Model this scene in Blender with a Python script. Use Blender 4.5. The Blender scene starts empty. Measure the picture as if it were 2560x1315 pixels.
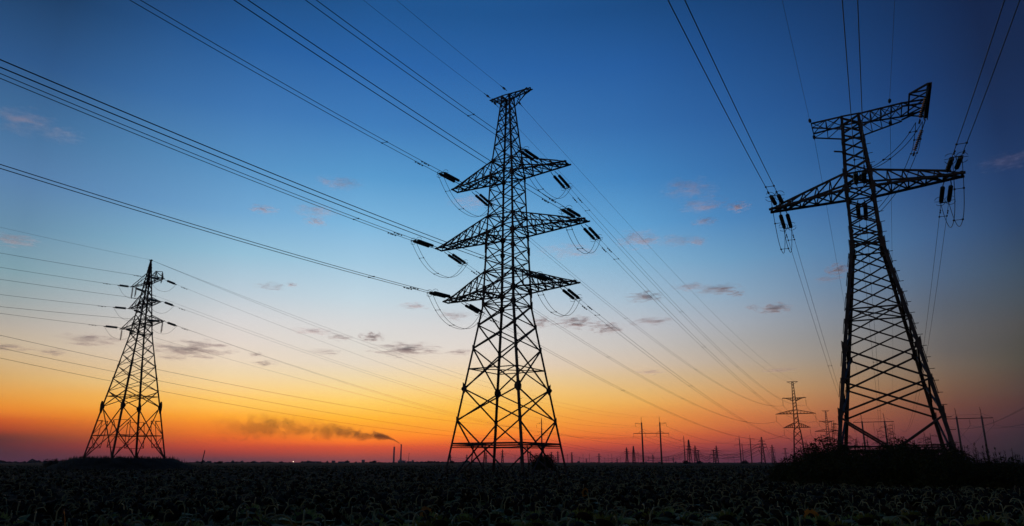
import bpy, math, random
import numpy as np
from mathutils import Vector, Matrix
random.seed(7); rng = np.random.default_rng(7)
C = bpy.context.scene.collection
R = math.radians
FOC, PIT, CAMZ = 1830.0, math.atan((1156-657.5)/1830.0), 2.3

# ------------------------------------------------------------------ camera, sky, sun, exposure
cam_d = bpy.data.cameras.new('camera'); cam = bpy.data.objects.new('camera', cam_d); C.objects.link(cam)
cam.location = (0, 0, CAMZ); cam.rotation_euler = (math.pi/2 + PIT, 0, 0)
cam_d.sensor_width = 36; cam_d.lens = 36*FOC/2560; cam_d.clip_start = .1; cam_d.clip_end = 60000
sc = bpy.context.scene; sc.camera = cam
sc.view_settings.view_transform = 'Standard'; sc.view_settings.look = 'None'
sc.view_settings.exposure = 0; sc.view_settings.gamma = 1
sc.cycles.use_denoising = True
sc.cycles.volume_max_steps = 256
sc.cycles.volume_bounces = 0; sc.cycles.max_bounces = 5; sc.cycles.diffuse_bounces = 2; sc.cycles.glossy_bounces = 2
sc.cycles.transparent_max_bounces = 16

SKY_AZ = [-35, -28, -21, -12, -3, 3, 10, 17, 24, 31, 36]
SKY_EL = [0.2, 0.65, 1.1, 1.55, 2.0, 2.6, 3.2, 3.8, 4.4, 5.2, 6.2, 7.3, 8.6, 10.2, 12.2, 15, 18, 21.5, 25.5, 30, 34]
SKY = [  # one row per azimuth, one (red, green, blue) per elevation
 [(83, 47, 67), (75, 46, 58), (91, 46, 50), (89, 48, 45), (185, 68, 32), (232, 98, 20), (264, 150, 31), (255, 164, 55), (248, 176, 83), (234, 183, 110), (222, 188, 138), (210, 189, 159), (190, 181, 169), (161, 172, 173), (131, 165, 177), (105, 145, 174), (89, 131, 175), (68, 113, 157), (46, 88, 138), (29, 63, 103), (33, 67, 107)],
 [(94, 56, 71), (135, 59, 60), (168, 64, 52), (197, 89, 43), (223, 106, 36), (255, 137, 29), (273, 167, 34), (273, 191, 74), (265, 195, 90), (253, 209, 135), (240, 207, 160), (229, 209, 184), (217, 205, 193), (196, 199, 200), (165, 189, 201), (130, 176, 202), (101, 151, 196), (81, 134, 182), (57, 109, 166), (37, 84, 139), (25, 62, 110)],
 [(104, 63, 75), (173, 67, 60), (218, 82, 51), (249, 104, 40), (265, 131, 32), (281, 159, 37), (293, 193, 43), (286, 214, 85), (283, 222, 108), (272, 227, 149), (257, 229, 181), (246, 227, 203), (236, 224, 214), (222, 221, 221), (192, 210, 222), (152, 197, 221), (116, 171, 214), (88, 148, 200), (64, 121, 182), (40, 96, 160), (29, 77, 131)],
 [(141, 73, 78), (199, 81, 62), (238, 88, 50), (288, 138, 30), (287, 162, 37), (286, 181, 40), (291, 207, 48), (285, 219, 85), (280, 228, 111), (272, 232, 148), (256, 231, 182), (243, 229, 208), (233, 228, 219), (224, 225, 225), (200, 221, 232), (164, 205, 230), (127, 186, 226), (90, 157, 209), (64, 126, 189), (43, 102, 170), (32, 86, 146)],
 [(141, 66, 73), (188, 74, 64), (231, 88, 52), (257, 116, 42), (288, 152, 32), (280, 176, 46), (284, 193, 52), (281, 205, 70), (276, 213, 94), (271, 220, 129), (260, 226, 167), (247, 226, 198), (235, 225, 216), (221, 220, 220), (196, 214, 226), (159, 200, 225), (123, 181, 221), (86, 153, 207), (62, 124, 186), (43, 101, 168), (31, 85, 145)],
 [(132, 61, 71), (169, 68, 65), (213, 82, 57), (246, 106, 49), (267, 136, 43), (275, 162, 50), (275, 179, 59), (274, 193, 74), (269, 204, 96), (262, 211, 124), (248, 214, 157), (236, 215, 190), (224, 216, 207), (212, 213, 214), (187, 206, 221), (150, 193, 221), (112, 173, 218), (79, 146, 203), (59, 118, 181), (41, 98, 165), (30, 82, 142)],
 [(119, 54, 68), (147, 62, 66), (190, 73, 60), (226, 96, 55), (245, 118, 53), (257, 145, 58), (263, 161, 63), (259, 174, 77), (256, 189, 95), (246, 196, 121), (232, 197, 148), (221, 201, 178), (208, 201, 194), (196, 199, 205), (170, 194, 212), (136, 182, 214), (96, 161, 211), (68, 134, 194), (52, 110, 174), (38, 93, 159), (27, 76, 133)],
 [(100, 49, 68), (122, 56, 67), (155, 64, 64), (185, 80, 61), (205, 93, 57), (223, 119, 63), (232, 133, 67), (235, 150, 80), (231, 160, 93), (222, 170, 113), (208, 176, 136), (193, 177, 160), (179, 175, 171), (168, 176, 186), (144, 172, 196), (111, 160, 198), (78, 137, 191), (58, 116, 176), (44, 97, 160), (32, 81, 142), (23, 67, 120)],
 [(76, 43, 60), (101, 50, 61), (119, 56, 63), (137, 63, 61), (157, 77, 62), (172, 92, 63), (182, 103, 63), (184, 117, 74), (183, 127, 84), (180, 139, 99), (169, 143, 116), (155, 145, 134), (144, 143, 143), (133, 143, 156), (112, 139, 167), (87, 132, 175), (64, 113, 167), (47, 97, 154), (36, 82, 141), (27, 68, 122), (19, 55, 102)],
 [(50, 34, 46), (60, 37, 47), (72, 42, 50), (78, 44, 52), (94, 53, 54), (104, 56, 52), (112, 63, 50), (119, 75, 59), (121, 85, 65), (122, 95, 75), (117, 102, 89), (105, 100, 97), (102, 102, 104), (91, 100, 113), (79, 102, 131), (64, 98, 141), (48, 83, 132), (33, 72, 126), (26, 60, 112), (20, 51, 96), (18, 44, 86)],
 [(19, 25, 32), (21, 25, 27), (25, 30, 34), (35, 33, 38), (37, 30, 41), (45, 25, 35), (55, 33, 37), (66, 44, 42), (67, 55, 52), (69, 60, 55), (70, 69, 59), (72, 71, 64), (76, 75, 74), (69, 79, 88), (59, 78, 98), (42, 68, 105), (33, 60, 104), (25, 49, 91), (21, 41, 78), (17, 35, 71), (22, 41, 77)],
]
def lin(h):
    c = [v/255 for v in h]
    return [v/12.92 if v <= .04045 else ((v+.055)/1.055)**2.4 for v in c]
W = bpy.data.worlds.new('World'); sc.world = W; W.use_nodes = True
wn = W.node_tree; wn.nodes.clear()
def WN(t, **k):
    n = wn.nodes.new(t)
    for a, b in k.items(): setattr(n, a, b)
    return n
def wmath(op, a, b=None, c=None):
    n = WN('ShaderNodeMath', operation=op)
    for i, v in enumerate((a, b, c)):
        if v is None: continue
        if isinstance(v, (int, float)): n.inputs[i].default_value = v
        else: wn.links.new(v, n.inputs[i])
    return n.outputs[0]
tc = WN('ShaderNodeTexCoord'); sp = WN('ShaderNodeSeparateXYZ'); wn.links.new(tc.outputs['Generated'], sp.inputs[0])
el = wmath('MULTIPLY', wmath('ARCSINE', sp.outputs[2]), 180/math.pi)
az = wmath('MULTIPLY', wmath('ARCTAN2', sp.outputs[0], sp.outputs[1]), 180/math.pi)
EL0, EL1 = -2.0, 60.0
fac = wmath('DIVIDE', wmath('SUBTRACT', el, EL0), EL1-EL0)
cur = None
for i, row in enumerate(SKY):
    cr = WN('ShaderNodeValToRGB'); wn.links.new(fac, cr.inputs[0]); e = cr.color_ramp.elements
    cols = [lin(h) for h in row]; pos = [(v-EL0)/(EL1-EL0) for v in SKY_EL]
    cols.append([v*.95 for v in cols[-1]]); pos.append(1.0)
    e[0].position = pos[0]; e[0].color = (*cols[0], 1); e[1].position = 1.0; e[1].color = (*cols[-1], 1)
    for p_, c_ in zip(pos[1:-1], cols[1:-1]):
        q = e.new(p_); q.color = (*c_, 1)
    if cur is None: cur = cr.outputs[0]; continue
    f_ = wmath('DIVIDE', wmath('SUBTRACT', az, SKY_AZ[i-1]), SKY_AZ[i]-SKY_AZ[i-1]); f_.node.use_clamp = True
    m = WN('ShaderNodeMix', data_type='RGBA'); wn.links.new(f_, m.inputs[0]); wn.links.new(cur, m.inputs[6]); wn.links.new(cr.outputs[0], m.inputs[7])
    cur = m.outputs[2]
sky = WN('ShaderNodeTexSky', sky_type='NISHITA'); sky.sun_disc = False; sky.sun_elevation = R(1.0); sky.sun_rotation = R(-9)
back = wmath('SUBTRACT', 1.0, wmath('MULTIPLY', wmath('DIVIDE', wmath('SUBTRACT', wmath('ABSOLUTE', az), 42.0), 60.0), .55)); back.node.use_clamp = True
back = wmath('MINIMUM', wmath('MAXIMUM', back, .8), 1.0)   # the eastern half of the dusk sky is darker
bg = WN('ShaderNodeBackground'); wn.links.new(back, bg.inputs[1])
bg2 = WN('ShaderNodeBackground'); bg2.inputs[1].default_value = .0015
wn.links.new(cur, bg.inputs[0]); wn.links.new(sky.outputs[0], bg2.inputs[0])
ad = WN('ShaderNodeAddShader'); wn.links.new(bg.outputs[0], ad.inputs[0]); wn.links.new(bg2.outputs[0], ad.inputs[1])
wo = WN('ShaderNodeOutputWorld'); wn.links.new(ad.outputs[0], wo.inputs[0])

# the sun has just set: its last light, from a degree below the horizon, still reaches the high clouds
sun_d = bpy.data.lights.new('sun', 'SUN'); sun = bpy.data.objects.new('sun', sun_d); C.objects.link(sun)
sun_d.energy = 2.5; sun_d.angle = R(.5); sun_d.color = (1.0, .64, .52)
SUN_AZ, SUN_EL = R(-9), R(-1.0)
sd_ = Vector((math.sin(SUN_AZ)*math.cos(SUN_EL), math.cos(SUN_AZ)*math.cos(SUN_EL), math.sin(SUN_EL)))
sun.rotation_euler = sd_.to_track_quat('Z', 'Y').to_euler(); sun.location = (0, 300, 90)

# ------------------------------------------------------------------ helpers
def mat(name, col, rough=.7, metal=0, noise=0.0, scale=3.0, col2=None):
    m = bpy.data.materials.new(name); m.use_nodes = True; nt = m.node_tree; b = nt.nodes['Principled BSDF']
    b.inputs['Roughness'].default_value = rough; b.inputs['Metallic'].default_value = metal
    b.inputs['Base Color'].default_value = (*col, 1)
    if rough >= .8 or 'leaf' in name or 'sepal' in name or 'stem' in name: b.inputs['Specular IOR Level'].default_value = .06
    if noise:
        t = nt.nodes.new('ShaderNodeTexCoord'); n = nt.nodes.new('ShaderNodeTexNoise'); n.inputs['Scale'].default_value = scale; n.inputs['Detail'].default_value = 5
        nt.links.new(t.outputs['Object'], n.inputs['Vector'])
        c = nt.nodes.new('ShaderNodeValToRGB'); e = c.color_ramp.elements
        e[0].position = .35; e[1].position = .65
        c2 = col2 or [v*(1+noise) for v in col]
        e[0].color = (*[v*(1-noise) for v in col], 1); e[1].color = (*c2, 1)
        nt.links.new(n.outputs[0], c.inputs[0]); nt.links.new(c.outputs[0], b.inputs['Base Color'])
    return m
M = dict(
    steel=mat('weathered_steel', (.035, .032, .03), .75, .3, .4, 2.0, (.06, .045, .035)),
    iron=mat('fittings_iron', (.03, .03, .03), .6, .5, .3, 6),
    wire=mat('conductor_aluminium', (.05, .05, .05), .6, .6, .2, 1),
    glass=mat('insulator_glass', (.02, .045, .042), .25, 0, .4, 5),
    brown=mat('insulator_porcelain', (.11, .035, .022), .3, 0, .3, 5),
    conc=mat('concrete', (.09, .085, .08), .9, 0, .3, 3),
    hazy=mat('far_steel', (.05, .045, .05), .8, .2, .3, .5),
    red=mat('red_paint', (.5, .08, .03), .6, 0, .2, 3),
    white=mat('white_paint', (.5, .48, .45), .7, 0, .2, 3),
    soil=mat('dark_soil', (.03, .026, .02), 1, 0, .5, .6, (.045, .04, .028)),
    canopy=mat('far_crop', (.006, .0055, .0015), 1, 0, .6, .35, (.010, .009, .003)),  # darkened base colour stands in for missing shade between the plants
    stem=mat('sunflower_stem', (.15, .16, .08), .6, 0, .3, 3),
    leaf=mat('sunflower_leaf', (.13, .15, .028), .6, 0, .5, 1.7, (.24, .22, .04)),
    head=mat('seed_head', (.016, .013, .009), .9, 0, .4, 30),
    sepal=mat('sepal_green', (.09, .13, .035), .7, 0, .3, 9),
    petal=mat('yellow_petal', (.30, .13, .008), .6, 0, .3, 8),
    dryleaf=mat('yellowing_leaf', (.16, .13, .02), .7, 0, .6, 2.2, (.10, .12, .025)),
    dry=mat('dry_leaf', (.10, .06, .02), .8, 0, .4, 3),
    shrub=mat('shrub_leaf', (.026, .032, .010), .8, 0, .5, 1.5),
    bark=mat('bark', (.03, .024, .018), .9, 0, .4, 6),
    grass=mat('dry_grass', (.05, .045, .025), .9, 0, .4, 2),
    wall=mat('pale_wall', (.2, .17, .17), .9, 0, .2, .1),
    darkwall=mat('dark_wall', (.13, .12, .15), .9, 0, .3, .1),
    pane=mat('window_glass', (.02, .02, .03), .2, 0, 0),
)
class MB:
    def __init__(s): s.v = []; s.f = []; s.n = 0
    def add(s, v, f):
        v = np.asarray(v, float); s.v.append(v); s.f += [tuple(int(i)+s.n for i in q) for q in f]; s.n += len(v)
    def prism(s, p, q, a, b):
        p, q, a, b = (np.asarray(t, float) for t in (p, q, a, b))
        s.add([p, p+a, p+a+b, p+b, q, q+a, q+a+b, q+b], [(0,1,2,3),(7,6,5,4),(0,4,5,1),(1,5,6,2),(2,6,7,3),(3,7,4,0)])
    def bar(s, p, q, w, h=None):
        p, q = np.asarray(p, float), np.asarray(q, float); d = q-p; L = np.linalg.norm(d)
        if L < 1e-6: return
        d /= L; r = np.array([0, 0, 1.]) if abs(d[2]) < .95 else np.array([1., 0, 0])
        a = np.cross(d, r); a /= np.linalg.norm(a); b = np.cross(a, d); h = h or w
        s.prism(p-a*w/2-b*h/2, q-a*w/2-b*h/2, a*w, b*h)
    def angle(s, p, q, ax, ay, w, t=None):
        t = t or w*.16; p, q, ax, ay = (np.asarray(k, float) for k in (p, q, ax, ay))
        s.prism(p, q, ax*w, ay*t); s.prism(p+ay*t, q+ay*t, ay*(w-t), ax*t)
    def tube(s, pts, r, k=5):
        pts = np.asarray(pts, float); n = len(pts); rr = np.full(n, r) if np.isscalar(r) else np.asarray(r)
        T = np.gradient(pts, axis=0); T /= np.linalg.norm(T, axis=1)[:, None]+1e-12
        ref = np.array([0, 0, 1.]) if abs(T[n//2][2]) < .9 else np.array([1., 0, 0])
        A = np.cross(T, ref); A /= np.linalg.norm(A, axis=1)[:, None]+1e-12; B = np.cross(A, T)
        an = np.arange(k)*2*math.pi/k
        V = (pts[:, None]+rr[:, None, None]*(np.cos(an)[None, :, None]*A[:, None]+np.sin(an)[None, :, None]*B[:, None])).reshape(-1, 3)
        F = [(i*k+j, i*k+(j+1)%k, (i+1)*k+(j+1)%k, (i+1)*k+j) for i in range(n-1) for j in range(k)]
        F += [tuple(range(k))[::-1], tuple((n-1)*k+j for j in range(k))]
        s.add(V, F)
    def build(s, name, m, parent=None, smooth=False):
        me = bpy.data.meshes.new(name)
        me.from_pydata(np.concatenate(s.v).tolist() if s.v else [], [], s.f)
        me.materials.append(m)
        if smooth: me.polygons.foreach_set('use_smooth', [True]*len(me.polygons))
        me.update()
        o = bpy.data.objects.new(name, me); C.objects.link(o)
        if parent: o.parent = parent
        return o
def tag(o, label=None, cat=None, group=None, kind=None):
    if label: o['label'] = label
    if cat: o['category'] = cat
    if group: o['group'] = group
    if kind: o['kind'] = kind
    return o
def empty(name, loc=(0, 0, 0), rz=0):
    o = bpy.data.objects.new(name, None); C.objects.link(o); o.location = loc; o.rotation_euler = (0, 0, rz); o.empty_display_size = .5
    return o
kids = {}
def copy_tree(o, parent=None, children=None):
    c = o.copy(); C.objects.link(c)
    if parent: c.parent = parent
    for ch in (children if children is not None else list(o.children)): copy_tree(ch, c)
    return c
def ray(x, y):
    a = (x-1280)/FOC; b = (657.5-y)/FOC
    return np.array([a, math.cos(PIT)-b*math.sin(PIT), math.sin(PIT)+b*math.cos(PIT)])
def at_D(x, y, D):
    r = ray(x, y); return np.array([0, 0, CAMZ])+r*D/math.hypot(r[0], r[1])
def ground_D(x, D):
    q = at_D(x, 1157, D); return (q[0], q[1], 0)

# ------------------------------------------------------------------ ground
def sheet(name, x0, x1, y0, y1, z, m, nx=2, ny=2):
    xs, ys = np.linspace(x0, x1, nx), np.linspace(y0, y1, ny)
    b = MB(); b.add([(x, y, z) for y in ys for x in xs], [(j*nx+i, j*nx+i+1, (j+1)*nx+i+1, (j+1)*nx+i) for j in range(ny-1) for i in range(nx-1)])
    return b.build(name, m)
tag(sheet('ground', -16000, 16000, -400, 16000, 0, M['soil']), kind='structure')

# ------------------------------------------------------------------ lattice pylons
def interp(tab, z):
    zs = [t[0] for t in tab]; ws = [t[1] for t in tab]
    return float(np.interp(z, zs, ws))
def gusset(mb, c, sx, sy, s):
    # plates on both faces that meet at a corner
    x, y, z = c
    prof = ((0, -s), (.38*s, -.62*s), (.72*s, -.2*s), (.72*s, .2*s), (.38*s, .62*s), (0, s))
    for ax, th_ in (((-sx, 0), (0, sy)), ((0, -sy), (sx, 0))):
        V = []
        for o_ in (.012, .032): V += [(x+ax[0]*u_+th_[0]*o_, y+ax[1]*u_+th_[1]*o_, z+w_) for u_, w_ in prof]
        n = len(prof); mb.add(V, [tuple(range(n)), tuple(range(2*n-1, n-1, -1))]+[(i, (i+1) % n, n+(i+1) % n, n+i) for i in range(n)])
class Tower:
    """square lattice mast: prof = [(z, half width)], k = depth/width"""
    def __init__(s, name, loc, th, prof, k=1.0):
        s.leg = {}; s.root = empty(name, loc, R(th-90)); s.prof = prof; s.k = k
        s.X, s.Y = loc[0], loc[1]; r = R(th-90); s.u = np.array([math.cos(r), math.sin(r), 0]); s.w_ = np.array([-math.sin(r), math.cos(r), 0])
    def c(s, sx, sy, z):
        w = interp(s.prof, z); return np.array([sx*w, sy*w*s.k, z])
    def world(s, P): return np.array([s.X, s.Y, 0])+s.u*P[0]+s.w_*P[1]+np.array([0, 0, P[2]])
    def legs(s, wid, m, gus=(), gs=.4, bolts=None, zb=None, foot=True):
        zs = [t[0] for t in s.prof]
        if zb is not None: zs[0] = zb
        for sx in (-1, 1):
            for sy in (-1, 1):
                b = MB()
                for z0, z1 in zip(zs[:-1], zs[1:]):
                    ww = wid if z0 < zs[-1]*.5 else wid*.8
                    b.angle(s.c(sx, sy, z0), s.c(sx, sy, z1), (-sx, 0, 0), (0, -sy, 0), ww)
                o = b.build('leg', m, s.root); s.leg[(sx, sy)] = o
                for g in gus:
                    gb = MB(); gusset(gb, s.c(sx, sy, g), sx, sy, gs); gb.build('gusset_plate', m, o)
                if bolts == (sx, sy):
                    z = zs[0]+2.5
                    while z < zs[-1]-1:
                        P = s.c(sx, sy, z); bb = MB(); bb.bar(P, P+np.array([sx*.3, sy*.05, 0]), .035); z += .75; bb.build('step_bolt', m, o)
                if foot:
                    P = s.c(sx, sy, zs[0]); f = MB()
                    f.prism(P+[-.5, -.5, -.6], P+[-.38, -.38, .12], (1, 0, 0), (0, 1, 0)); f.build('footing', M['conc'], s.root)
    def face(s, levels, w, m, horiz=(), skips=(), sub=()):
        for A, B, n in (((-1, -1), (1, -1), (0, -1, 0)), ((1, 1), (-1, 1), (0, 1, 0)), ((1, -1), (1, 1), (1, 0, 0)), ((-1, 1), (-1, -1), (-1, 0, 0))):
            b = MB(); n = np.array(n, float)
            for z0, z1 in zip(levels[:-1], levels[1:]):
                if z0 in skips: continue
                a0, a1, b0, b1 = s.c(*A, z0), s.c(*A, z1), s.c(*B, z0), s.c(*B, z1)
                ww = w*(1.15 if z1-z0 > 2 else .85)
                b.bar(a0-n*ww*.6, b1-n*ww*.6, ww); b.bar(b0-n*ww*1.7, a1-n*ww*1.7, ww)
            for h in horiz: b.bar(s.c(*A, h)-n*w*.5, s.c(*B, h)-n*w*.5, w*.9)
            for (za, ta, zb_, tb) in sub:   # struts: from leg height za fraction ta along the face to zb_, tb
                for (P0, P1) in ((A, B), (B, A)):
                    pa = s.c(*P0, za)*(1-ta)+s.c(*P1, za)*ta; pb = s.c(*P0, zb_)*(1-tb)+s.c(*P1, zb_)*tb
                    b.bar(pa-n*w*.6, pb-n*w*.6, w*.7)
            b.build('face_bracing', m, s.root)
    def plan(s, zs, w, m):
        for z in zs:
            b = MB(); b.bar(s.c(-1, -1, z), s.c(1, 1, z), w); b.bar(s.c(1, -1, z)+[0, 0, w*.6], s.c(-1, 1, z)+[0, 0, w*.6], w)
            b.build('plan_bracing', m, s.root)
    def arm(s, side, z1, z2, a, yc, tb, cw, m, n=5, zt=None, name='crossarm', ext=.7, web=None):
        b = MB(); zt = z1 if zt is None else zt; web = web or cw*.6
        lo = {}; up = {}
        for sy in (-1, 1):
            r1 = s.c(side, sy, z1); t1 = np.array([side*a, yc+sy*tb, zt])
            r2 = s.c(side, sy, z2); t2 = np.array([side*a*.9, yc+sy*tb*1.15, zt+cw*1.5])
            d = (t1-r1)/np.linalg.norm(t1-r1)
            b.bar(r1, t1+d*ext*.25, cw); b.bar(r2, t2, cw*.8)
            lo[sy] = [r1+(t1-r1)*i/n for i in range(n+1)]; up[sy] = [r2+(t2-r2)*i/n for i in range(n+1)]
            for i in range(1, n):
                b.bar(lo[sy][i], up[sy][i], web); b.bar(up[sy][i-1], lo[sy][i], web)
            b.bar(up[sy][n-1], lo[sy][n], web)
        for i in range(n+1):
            b.bar(lo[-1][i]+[0, 0, -cw*.3], lo[1][i]+[0, 0, -cw*.3], web*(1.6 if i >= n-1 else 1))
            if i: b.bar(lo[-1][i-1]+[0, 0, cw*.2], lo[1][i]+[0, 0, cw*.2], web); b.bar(lo[1][i-1]+[0, 0, cw*.7], lo[-1][i]+[0, 0, cw*.7], web)
            if 0 < i < n: b.bar(up[-1][i], up[1][i], web*.8)
        return b.build(name, m, s.root)

# ------------------------------------------------------------------ insulator strings, conductors, jumpers
_proto = {}
def disc_mb(L, r, pitch, y=0, x0=0, k=10):
    b = MB(); n = max(3, int(L/pitch)); an = np.arange(k)*2*math.pi/k
    prof = []
    for i in range(n):
        x = x0+i*pitch; prof += [(x, r*.30), (x+pitch*.25, r*.32), (x+pitch*.40, r), (x+pitch*.62, r*.93), (x+pitch*.66, r*.3)]
    V = [(x, y+q*math.cos(t), q*math.sin(t)) for x, q in prof for t in an]
    F = [(i*k+j, (i+1)*k+j, (i+1)*k+(j+1)%k, i*k+(j+1)%k) for i in range(len(prof)-1) for j in range(k)]
    F += [tuple(range(k)), tuple((len(prof)-1)*k+j for j in range(k))[::-1]]
    b.add(V, F); return b
def string_proto(key):
    """insulator string lying along +X from the origin; key = (style, total length, half separation)"""
    if key in _proto: return copy_tree(_proto[key])
    style, L, sep = key; m = M['brown'] if style == 'brown' else M['glass']
    root = empty('insulator_string' if style != 'ground' else 'ground_wire_insulator')
    if style == 'double':
        x0 = L*.24; x1 = L*.9
        for s_ in (-1, 1):
            disc_mb(x1-x0, .155, .155, s_*sep, x0).build('disc_stack', m, root, True)
            r = MB(); r.tube([(0, s_*sep*.8, 0), (L*.12, s_*sep, 0), (x0+.05, s_*sep, 0)], .035, 5); r.build('link', M['iron'], root)
            r = MB(); r.tube([(x1-.05, s_*sep, 0), (L+.02, s_*sep, 0)], .03, 5); r.build('clamp', M['iron'], root)
            an = np.linspace(R(20), R(320), 22)*s_; g = MB()
            g.tube([(x1-.1, s_*(sep+.08)+.34*math.cos(t)*s_, .34*math.sin(t)) for t in an], .018, 5)
            g.bar((x1, s_*sep, 0), (x1-.1, s_*(sep+.42), 0), .025); g.build('corona_ring', M['iron'], root)
        yk = MB(); yk.prism((x1+.12, -sep-.12, -.012), (x1+.12, -sep-.12, .012), (.16, 0, 0), (0, 2*sep+.24, 0)); yk.build('yoke_plate', M['iron'], root)
    else:
        rad = {'single': .14, 'strain': .19, 'brown': .17, 'ground': .11}[style]; f0 = {'single': .3, 'strain': .25, 'brown': .08, 'ground': .3}[style]; f1 = {'single': .93, 'strain': .95, 'brown': .93, 'ground': .6}[style]
        pit = {'single': .14, 'strain': .15, 'brown': .2, 'ground': .14}[style]
        disc_mb(L*(f1-f0), rad, pit, 0, L*f0).build('disc_stack', m, root, True)
        r = MB(); r.tube([(0, 0, 0), (L*f0+.04, 0, 0)], .035, 5); r.build('link', M['iron'], root); r = MB(); r.tube([(L*f1-.05, 0, 0), (L, 0, 0)], .035, 5); r.build('link', M['iron'], root)
        if style != 'ground':
            c = MB(); c.bar((L-.15, 0, -.03), (L+.12, 0, -.03), .09, .12); c.build('clamp', M['iron'], root)
    _proto[key] = root
    return root
def put_string(key, P, d, label, group, cat='insulator'):
    o = string_proto(key); o.location = P; d = Vector(d).normalized()
    y = Vector((-d.y, d.x, 0)) if abs(d.z) < .98 else Vector((0, 1, 0)); y.normalize(); z = d.cross(y)
    o.rotation_euler = Matrix((d, y, z)).transposed().to_euler()
    tag(o, label, cat, group); return o
def hang(style, P, Q, label, group):
    P, Q = np.asarray(P, float), np.asarray(Q, float)
    return put_string((style, round(float(np.linalg.norm(Q-P)), 2), 0), P, Q-P, label, group)
def damper(b, P, d):
    P = np.asarray(P)+[0, 0, -.09]
    b.bar(P-d*.22, P+d*.22, .02)
    for s_ in (-1, 1): b.bar(P+d*s_*.16, P+d*s_*.28, .09)
def bundle(curve, sep, n, label, cat, group, r=.022, spacers=(), dampers=(), wire_m=None):
    """curve: Nx3 centre line in world space; sep = half separation (0 = one wire); n = horizontal unit normal"""
    curve = np.asarray(curve); o0 = curve[0].copy(); root = empty('power_line', o0); loc = curve-o0
    tag(root, label, cat, group); n = np.asarray(n)
    offs = (-sep, sep) if sep else (0,)
    L = np.r_[0, np.cumsum(np.linalg.norm(np.diff(loc, axis=0), axis=1))]
    at = lambda t: np.array([np.interp(t, L, loc[:, i]) for i in range(3)])
    for s_ in offs:
        b = MB(); b.tube(loc+n*s_, r if not callable(r) else np.array([r(t) for t in L]), 5); b.build('wire', wire_m or M['wire'], root, True)
    for t in spacers:
        b = MB(); P = at(t); b.bar(P-n*sep, P+n*sep, .03); b.bar(P-n*sep+[0, 0, -.05], P-n*sep+[0, 0, .05], .09); b.bar(P+n*sep+[0, 0, -.05], P+n*sep+[0, 0, .05], .09); b.build('spacer', M['iron'], root)
    for t in dampers:
        for i_, s_ in enumerate(offs):
            b = MB(); P = at(t+.25*i_)+n*s_; d = at(t+.5)-at(t); d /= np.linalg.norm(d); damper(b, P, d); b.build('damper', M['iron'], root)
    return root
def front_curve(P, azd, b, c=.0006, T=150, n=60):
    a = R(azd); d = np.array([math.sin(a), math.cos(a), 0]); t = np.linspace(0, T, n)
    cu = np.asarray(P)+d*t[:, None]; cu[:, 2] += b*t+c*t*t
    return cu, np.array([d[1], -d[0], 0]), d
def span_curve(P, Q, S, n=48):
    P, Q = np.asarray(P, float), np.asarray(Q, float); t = np.linspace(0, 1, n)
    cu = P+(Q-P)*t[:, None]; cu[:, 2] -= 4*S*t*(1-t)
    d = Q-P; L = math.hypot(d[0], d[1]); return cu, np.array([d[1], -d[0], 0])/L, d/L
def cut(cu, L0):
    """drop the first L0 metres of a curve (taken by the insulator string); returns the new curve and the string's direction"""
    L = np.r_[0, np.cumsum(np.linalg.norm(np.diff(cu, axis=0), axis=1))]
    P = np.array([np.interp(L0, L, cu[:, i]) for i in range(3)]); k = int(np.searchsorted(L, L0+.5))
    return np.vstack([P, cu[k:]]), P-cu[0]
def jumper(E1, E2, dip, sep, nrm, label, group, via=None, r=.022, spacers=True):
    E1, E2 = np.asarray(E1), np.asarray(E2); t = np.linspace(0, 1, 26); cu = E1+(E2-E1)*t[:, None]
    cu[:, 2] -= dip*(1-np.abs(2*t-1)**2.4)
    o = bundle(cu, sep, nrm, label, 'cable', group, r, (2.2, 5.2) if (spacers and sep) else ())
    o.name = 'jumper_loop'; return o

# ================================================================== MIDDLE PYLON
mid = Tower('lattice_pylon', (-.447, 70, 0), 59.17, [(0, 4.32), (3.76, 3.76), (8.93, 2.99), (17.06, 1.77), (18.44, 1.74), (24.29, 1.55), (30.53, 1.32), (32.06, 1.2), (39.6, .5)])
tag(mid.root, 'tall double circuit lattice pylon with three pairs of crossarms standing in the sunflower field', 'pylon', 'steel lattice pylons')
st = M['steel']
mid.legs(.20, st, gus=(39.3, 32.06, 30.53, 26.1, 24.29, 22.6, 20.32, 18.44, 17.06, 15.0, 12.8, 6.1), gs=.3, bolts=(1, -1))
for z in (): pass
for sx in (-1, 1):
    for sy in (-1, 1):
        for z, s_ in ((8.93, .62), (17.1, .5), (18.44, .5), (22.7, .45), (24.29, .5), (30.53, .42)):
            pl = MB(); gusset(pl, mid.c(sx, sy, z)+[sx*.025, sy*.025, 0], sx, sy, s_); gusset(pl, mid.c(sx, sy, z)+[sx*.05, sy*.05, 0], -sx, -sy, s_*.35) if z < 9 else None; pl.build('gusset_plate', st, mid.leg[(sx, sy)])
mid.face([0, 6.05, 8.93, 12.75, 15.0, 17.06, 18.44, 20.32, 21.6, 22.95, 24.29, 26.1, 27.6, 29.05, 30.53, 32.06, 33.7, 35.2, 36.5, 37.6, 38.6, 39.6], .095, st,
         horiz=(3.76, 10.8, 17.06, 18.44, 20.32, 24.29, 26.1, 30.53, 32.06, 39.6))
bm = MB()
for A, B in (((-1, -1), (1, -1)), ((1, 1), (-1, 1)), ((1, -1), (1, 1)), ((-1, 1), (-1, -1))):
    bm.bar(mid.c(*A, 3.95)*[.98, .98, 1], mid.c(*B, 3.95)*[.98, .98, 1], .15); bm.bar((mid.c(*A, 3.95)+mid.c(*B, 3.95))/2, (mid.c(*A, 0)+mid.c(*B, 0))/2, .08)
bm.build('waist_beam', st, mid.root)
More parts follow.
